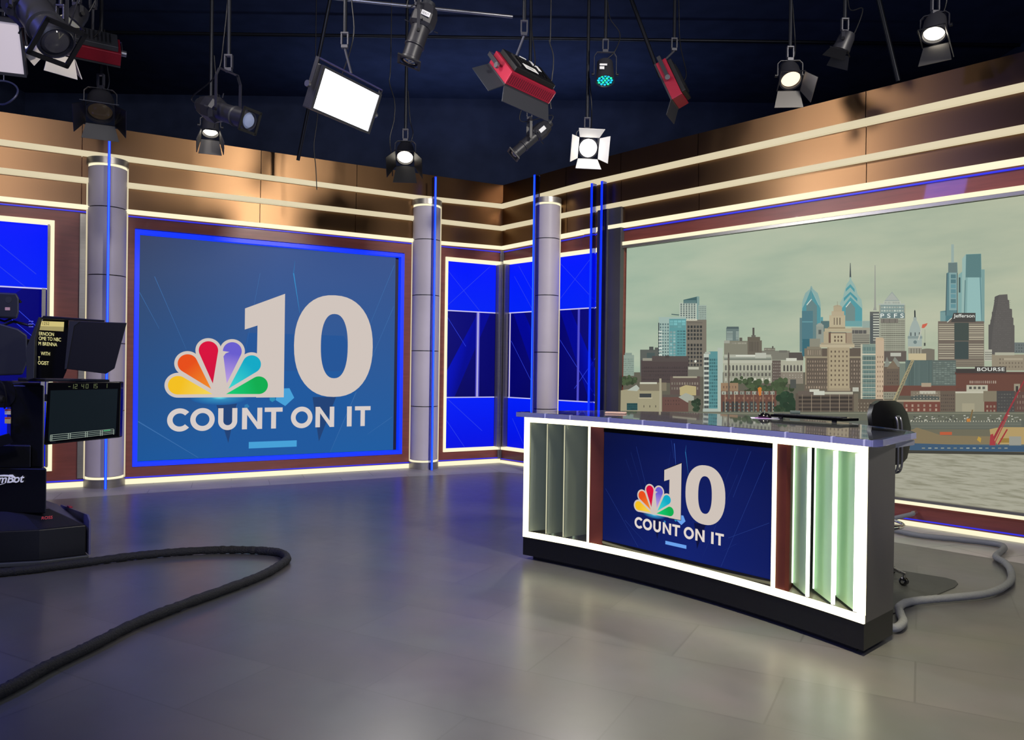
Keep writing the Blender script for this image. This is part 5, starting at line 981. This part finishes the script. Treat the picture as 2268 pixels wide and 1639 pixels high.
def led_panel(label, p, n, rl, w, h, depth, front, side, back, name='led_panel_lamp', ribs=True, doors=None, yk=None, tags=False, door_mat=None, door_ang=40, top=None, grid=False, group='flat panel lamps hung from the grid'):
    root = thing(name, label, 'stage lamp', p, group); d = Vector(n).normalized(); r = Vector(rl).normalized(); r = (r-d*r.dot(d)).normalized(); u = r.cross(d); u = -u if u.z < 0 else u
    def bx(mb, x0, x1, y0, y1, z0, z1): mb.loft([[r*x+u*y+d*z for x, y in ((x0, y0), (x1, y0), (x1, y1), (x0, y1))] for z in (z0, z1)])
    m = MB(); bx(m, -w/2, w/2, -h/2, h/2, -depth, 0); m.build('housing', side, root, smooth=False, bevel=.006)
    m = MB(); bx(m, -w/2*.93, w/2*.93, -h/2*.9, h/2*.9, .001, .006); m.build('diffuser', front, root, smooth=False)
    for x0, x1, y0, y1 in ((-w/2, w/2, h/2*.9, h/2), (-w/2, w/2, -h/2, -h/2*.9), (-w/2, -w/2*.93, -h/2*.9, h/2*.9), (w/2*.93, w/2, -h/2*.9, h/2*.9)):
        m = MB(); bx(m, x0, x1, y0, y1, 0, .016); m.build('front_rim', lampgrey, root, smooth=False)
    m = MB(); bx(m, -w*.44, w*.44, -h*.44, h*.44, -depth-.05, -depth); bk = m.build('power_box', back, root, smooth=False, bevel=.006)
    if ribs:
        m = MB()
        for i in range(9): x = -w*.30+w*.6*i/8; bx(m, x-.003, x+.003, -h*.3, h*.3, -depth-.065, -depth-.05)
        m.build('cooling_fins', black, root, smooth=False)
    if grid:
        for sg in (-1, 1):
            for k in range(22):
                m = MB(); x = -w*.46+w*.92*k/21; m.loft([[r*(x-.005)+u*(sg*(h/2+.0005))-d*zz_ for zz_ in (depth*.15, depth*.8)][0:1]+[r*(x+.005)+u*(sg*(h/2+.0005))-d*depth*.15, r*(x+.005)+u*(sg*(h/2+.0005))-d*depth*.8, r*(x-.005)+u*(sg*(h/2+.0005))-d*depth*.8], [q+u*sg*.002 for q in (r*(x-.005)+u*(sg*(h/2+.0005))-d*depth*.15, r*(x+.005)+u*(sg*(h/2+.0005))-d*depth*.15, r*(x+.005)+u*(sg*(h/2+.0005))-d*depth*.8, r*(x-.005)+u*(sg*(h/2+.0005))-d*depth*.8)]]); m.build('vent_slot', M('vent_dark_red', (90, 12, 30), .5), root, smooth=False)
    if doors:
        for k in doors:
            o, w_, hs, ws = {'l': (-r, u, w/2, h/2), 'r': (r, u, w/2, h/2), 't': (u, r, h/2, w/2), 'b': (-u, r, h/2, w/2)}[k]; a = math.radians(door_ang); L = .16
            hgt = o*hs+d*.016; dr = d*math.sin(a)+o*math.cos(a); n_ = dr.cross(w_).normalized()*.004; q = [hgt-w_*ws, hgt+w_*ws, hgt+dr*L+w_*ws*1.05, hgt+dr*L-w_*ws*1.05]
            m = MB(); m.loft([[v-n_ for v in q], [v+n_ for v in q]]); m.build('barn_door', door_mat or black, root, smooth=False)
    top = Vector(top) if top else Vector((0, 0, h*.62+.12))-d*depth*.5; hr = r
    m = MB(); b0 = u*(h/2+.05)-d*depth*.5
    m.loft([[b0-r*w*.54-u*.012-d*.02, b0+r*w*.54-u*.012-d*.02, b0+r*w*.54-u*.012+d*.02, b0-r*w*.54-u*.012+d*.02], [b0-r*w*.54-d*.02, b0+r*w*.54-d*.02, b0+r*w*.54+d*.02, b0-r*w*.54+d*.02]]); m.build('yoke_bar', yk or lampgrey, root, smooth=False)
    for sg in (-1, 1):
        m = MB(); e = r*sg*w*.54-d*depth*.5; m.loft([[e-d*.02-r*.004, e+d*.02-r*.004, e+d*.02+r*.004, e-d*.02+r*.004], [e+u*(h/2+.05)-d*.02-r*.004, e+u*(h/2+.05)+d*.02-r*.004, e+u*(h/2+.05)+d*.02+r*.004, e+u*(h/2+.05)-d*.02+r*.004]]); m.build('yoke_arm', lampgrey, root, smooth=False)
        m = MB(); m.cyl(e-r*.01, e+r*sg*.035, .028, 16); m.build('pivot_knob', silver, root)
    m = MB(); m.cyl(b0, top, .012, 10); m.build('spigot', clampm, root)
    hang(root, top)
    cable(root, [-d*(depth+.05)-u*.05, -d*(depth+.12)+u*.05+r*.05, top+Vector((.07, .02, .1)), top+Vector((.05, .02, .5)), top+Vector((.02, .02, 1.2))])
    if tags:
        def plate(x0, y0, x1, y1, mat_, nm):
            m = MB(); bx(m, x0*w, x1*w, y0*h, y1*h, -depth-.068, -depth-.064); return m.build(nm, mat_, root, smooth=False)
        plate(-.22, -.34, .06, -.12, white, 'number_tag'); plate(.10, .1, .16, .34, white, 'spec_label'); plate(.18, -.06, .24, .2, white, 'spec_label'); plate(-.12, .30, .02, .345, white, 'maker_lettering')
        q = r*(.04*w)+u*(-.27*h)-d*(depth+.0685)
        flip = -r
        o = text_obj('tag_number', '(103)', .04, M('tag_ink', (40, 40, 45), .6), root, r*(-.17*w if r.cross(u).dot(-d) > 0 else .03*w)+u*(-.28*h)-d*(depth+.0687), r if r.cross(u).dot(-d) > 0 else -r, u, extrude=.0003)
    return root
# the large lit panel
pc = at(768, 224, 7.0)
led_panel('large bright white panel lamp with tilted lit rectangle, above the large logo screen', pc, (.816, -.445, -.375), (.475, .88, 0), .80, .385, .09, panel_lit, lampgrey, lampgrey, yk=yokeblue, top=(-.02, -.02, .47))
area('panel_glow', pc+Vector((.816, -.445, -.375))*.03, pc+Vector((.816, -.445, -.375))*3, .7, .33, 60, (.96, .97, 1), 140)
# red framed panels
led_panel('red framed panel lamp seen from its labelled black back, above the corner', at(1150, 185, 7.4), (-.52, .50, -.69), (.83, .56, 0), .56, .40, .13, M('panel_off', (200, 198, 200), .5), red, black, ribs=True, doors='lb', yk=yokeblue, tags=True, door_mat=charcoal, grid=True, top=(.04, 0, .46))
led_panel('red framed panel lamp seen edge on, left of the lit round lamp over the skyline', at(1478, 192, 8.6), (-.85, .40, -.43), (.42, .9, 0), .34, .46, .12, MATS['panel_off'], red, black, doors='b', door_mat=charcoal, top=(.08, .05, .42))
led_panel('dark panel lamp with red frame behind the large black fixture, upper left', at(205, 118, 7.3), (-.35, .55, -.76), (.85, .5, 0), .46, .36, .12, MATS['panel_off'], M('dark_red', (120, 16, 34), .45, .3), charcoal, doors='t', top=(0, 0, .42), yk=yokeblue)
led_panel('pale louvred panel lamp cut off by the left picture edge', at(-22, 100, 5.6), (.35, -.75, -.56), (.9, .35, 0), .42, .40, .08, M('louvre_pale', (190, 182, 186), .6, emis=(170, 160, 165), es=.5), lampgrey, lampgrey, top=(0, 0, .4))
# big nearby fixture, upper left
ellipsoidal('large black spotlight near the upper left picture corner', 88, 42, 5.0, (.62, -.30, -.72), .62, .105, lens_dark, toph=.32)
fresnel('lamp with bright white open doors below the large black spotlight, upper left', 128, 108, 5.9, (-.45, .35, -.85), .085, lamp_warm, 60, 'lrb', doormat=M('pale_door', (205, 198, 190), .5), L=.15)
fresnel('small lamp with pale bulb and white bar, right of the large black spotlight', 158, 52, 6.4, (-.3, -.4, -.85), .075, M('bulb_pale', (120, 118, 108), .4, emis=(150, 148, 136), es=.5), 70, 't', L=.07, doormat=M('pale_bar', (225, 220, 200), .5))
fresnel('unlit dark lamp hanging just above the left column', 222, 250, 7.6, (.25, -.5, -.8), .12, M('amber_dim_lens', (50, 46, 40), .2, emis=(60, 48, 34), es=.4), 50, 'lrtb')
ellipsoidal('long black spotlight pointing right with bluish lens, above the large logo screen', 505, 252, 6.6, (.80, -.42, -.34), .66, .075, M('bluish_lens', (110, 118, 140), .15, emis=(112, 122, 150), es=.55), toph=.36)
fresnel('lit lamp with hanging barn doors under the long black spotlight', 466, 296, 7.3, (.12, -.30, -.94), .075, lamp_mid, 75, 'lrb', L=.14, doormat=M('door_grey', (70, 68, 68), .5))
ellipsoidal('dark spotlight with white number tag pointing down left of the red framed panel', 925, 82, 7.4, (-.30, -.05, -.95), .62, .085, lens_dark, '(153)', toph=.30)
ellipsoidal('small dark spotlight with white number tag slanting below the red framed panel', 1172, 312, 9.0, (-.72, -.12, -.68), .60, .062, lens_dark, ' ', toph=.25)
fresnel('lit lamp with dark barn doors above the column between logo screen and corner', 897, 350, 9.0, (.05, -.62, -.78), .10, lamp_mid, 62, 'lrb', watts=60, L=.2)
fresnel('brightest lamp with white flared doors hanging above the column nearest the desk', 1303, 328, 8.6, (.12, -.93, -.36), .105, lamp_hot, 42, 'lrtb', watts=160, L=.13, doormat=M('lit_door', (235, 232, 225), .4))
fresnel('lit round lamp with open doors above the skyline screen, nearer the corner', 1752, 178, 7.6, (-.05, -.58, -.81), .10, lamp_warm, 60, 'lb', watts=50, L=.17, doormat=M('door_shiny', (96, 94, 92), .3, .6))
fresnel('lamp showing a thin lit crescent at the upper right above the skyline screen', 2068, 78, 6.8, (-.30, -.35, -.89), .095, lamp_mid, 74, 'lb', L=.17, doormat=MATS['door_shiny'])
fresnel('unlit dark lamp hanging between the two lit lamps over the skyline screen', 1862, 112, 7.4, (-.35, .2, -.9), .075, M('dark_lens_dim', (50, 46, 40), .25), 60, 'lr', L=.12)
# par lamp with cyan cells
p = at(1340, 165, 8.4); r = thing('par_lamp', 'small black round lamp with glowing cyan cells right of the red framed panel', 'stage lamp', p)
d, rr_, uu_ = frame_of((-.02, -.30, -.95))
m = MB(); m.lathe(z0v, d, [(-.16, .05), (-.15, .085), (.06, .10), (.09, .105), (.09, .095), (.07, .09)], 26); m.build('housing', lampgrey, r)
m = MB(); m.lathe(z0v, d, [(.07, .09), (.072, .001)], 24); m.build('cell_plate', black, r)
k = 0
for rad, cnt in ((0, 1), (.038, 6), (.072, 12)):
    for i in range(cnt):
        a = 2*PI*i/cnt; q = d*.075+rr_*rad*math.cos(a)+uu_*rad*math.sin(a); m = MB(); m.lathe(q, d, [(0, .015), (.006, .012), (.009, .002)], 12)
        m.build('light_cell', lit('cell_cyan', (20, 180, 215), 1.5) if k % 3 else lit('cell_green', (30, 215, 160), 1.5), r); k += 1
yoke(r, z0v, (1, 0, 0), .12, (0, 0, .24)); hang(r, (0, 0, .24)); cable(r, [(0, 0, .16), (.1, 0, .25), (.16, .02, .45), (.05, .02, .62), (.02, .02, .8)])
m = MB(); m.box(-.07, -.10, .02, -.02, -.095, .05); m.box(-.07, -.10, .06, .01, -.095, .08); m.build('label', white, r, smooth=False)
# grid pipes
def gpipe(label, a, b, r_=.024, mat=pipe):
    m = MB(); m.cyl(a, b, r_, 12); o = m.build('grid_pipe', mat); tag(o, label, 'pipe'); return o
gpipe('horizontal silver grid pipe over the gap between logo screen and corner', at(700, -8, 7.95), at(1135, 37, 8.4), .018, silver)
gpipe('dark slanting pipe left of the large lit panel lamp', at(735, -20, 9.0), at(660, 355, 9.6), .022)
gpipe('long dark diagonal pipe left of the edge-on red panel lamp', at(1395, -10, 9.6), at(1462, 170, 9.6), .026)
gpipe('dark diagonal pipe running down to the skyline header', at(1944, -10, 8.4), at(1990, 180, 8.4), .026)
for i, (lab, y) in enumerate((('dark ceiling pipe nearest the desk', 5.4), ('dark ceiling pipe in the middle of the grid', 8.2), ('dark ceiling pipe farthest back in the grid', 11.0))): gpipe(lab, Vector((-8.5, y, 6.2)), Vector((7.2, y, 6.2)), .024)
for i, (px, y0_, y1_, Y, lab) in enumerate(((700, 130, 420, 9.5, 'thin black cable hanging left of the large lit panel lamp'), (868, 140, 390, 9.2, 'thin black cable hanging above the barn door lamp by the middle column'), (1222, 60, 240, 7.6, 'thin black cable hanging behind the labelled red panel lamp'))):
    pts = [at(px+random.uniform(-6, 6), y0_+(y1_-y0_)*t/6, Y) for t in range(7)]; pts = [Vector((pts[0].x, pts[0].y, 6.4))]+pts
    o = MB().tube(catmull(pts, 6), .006, 8).build('hanging_cable', black); tag(o, lab, 'cable')
p = at(8, 205, 6.6); m = MB(); m.tube([p+Vector((.12*math.cos(2*PI*i/30), .02*math.sin(4*PI*i/30), .10*math.sin(2*PI*i/30))) for i in range(30)], .008, 8, close=True); m.tube([p+Vector((0, 0, .10)), Vector((p.x, p.y, 6.4))], .005, 6)
o = m.build('coiled_cable', M('coil_blue_black', (50, 54, 84), .4)); tag(o, 'coiled cable loop hanging at the left picture edge', 'cable')
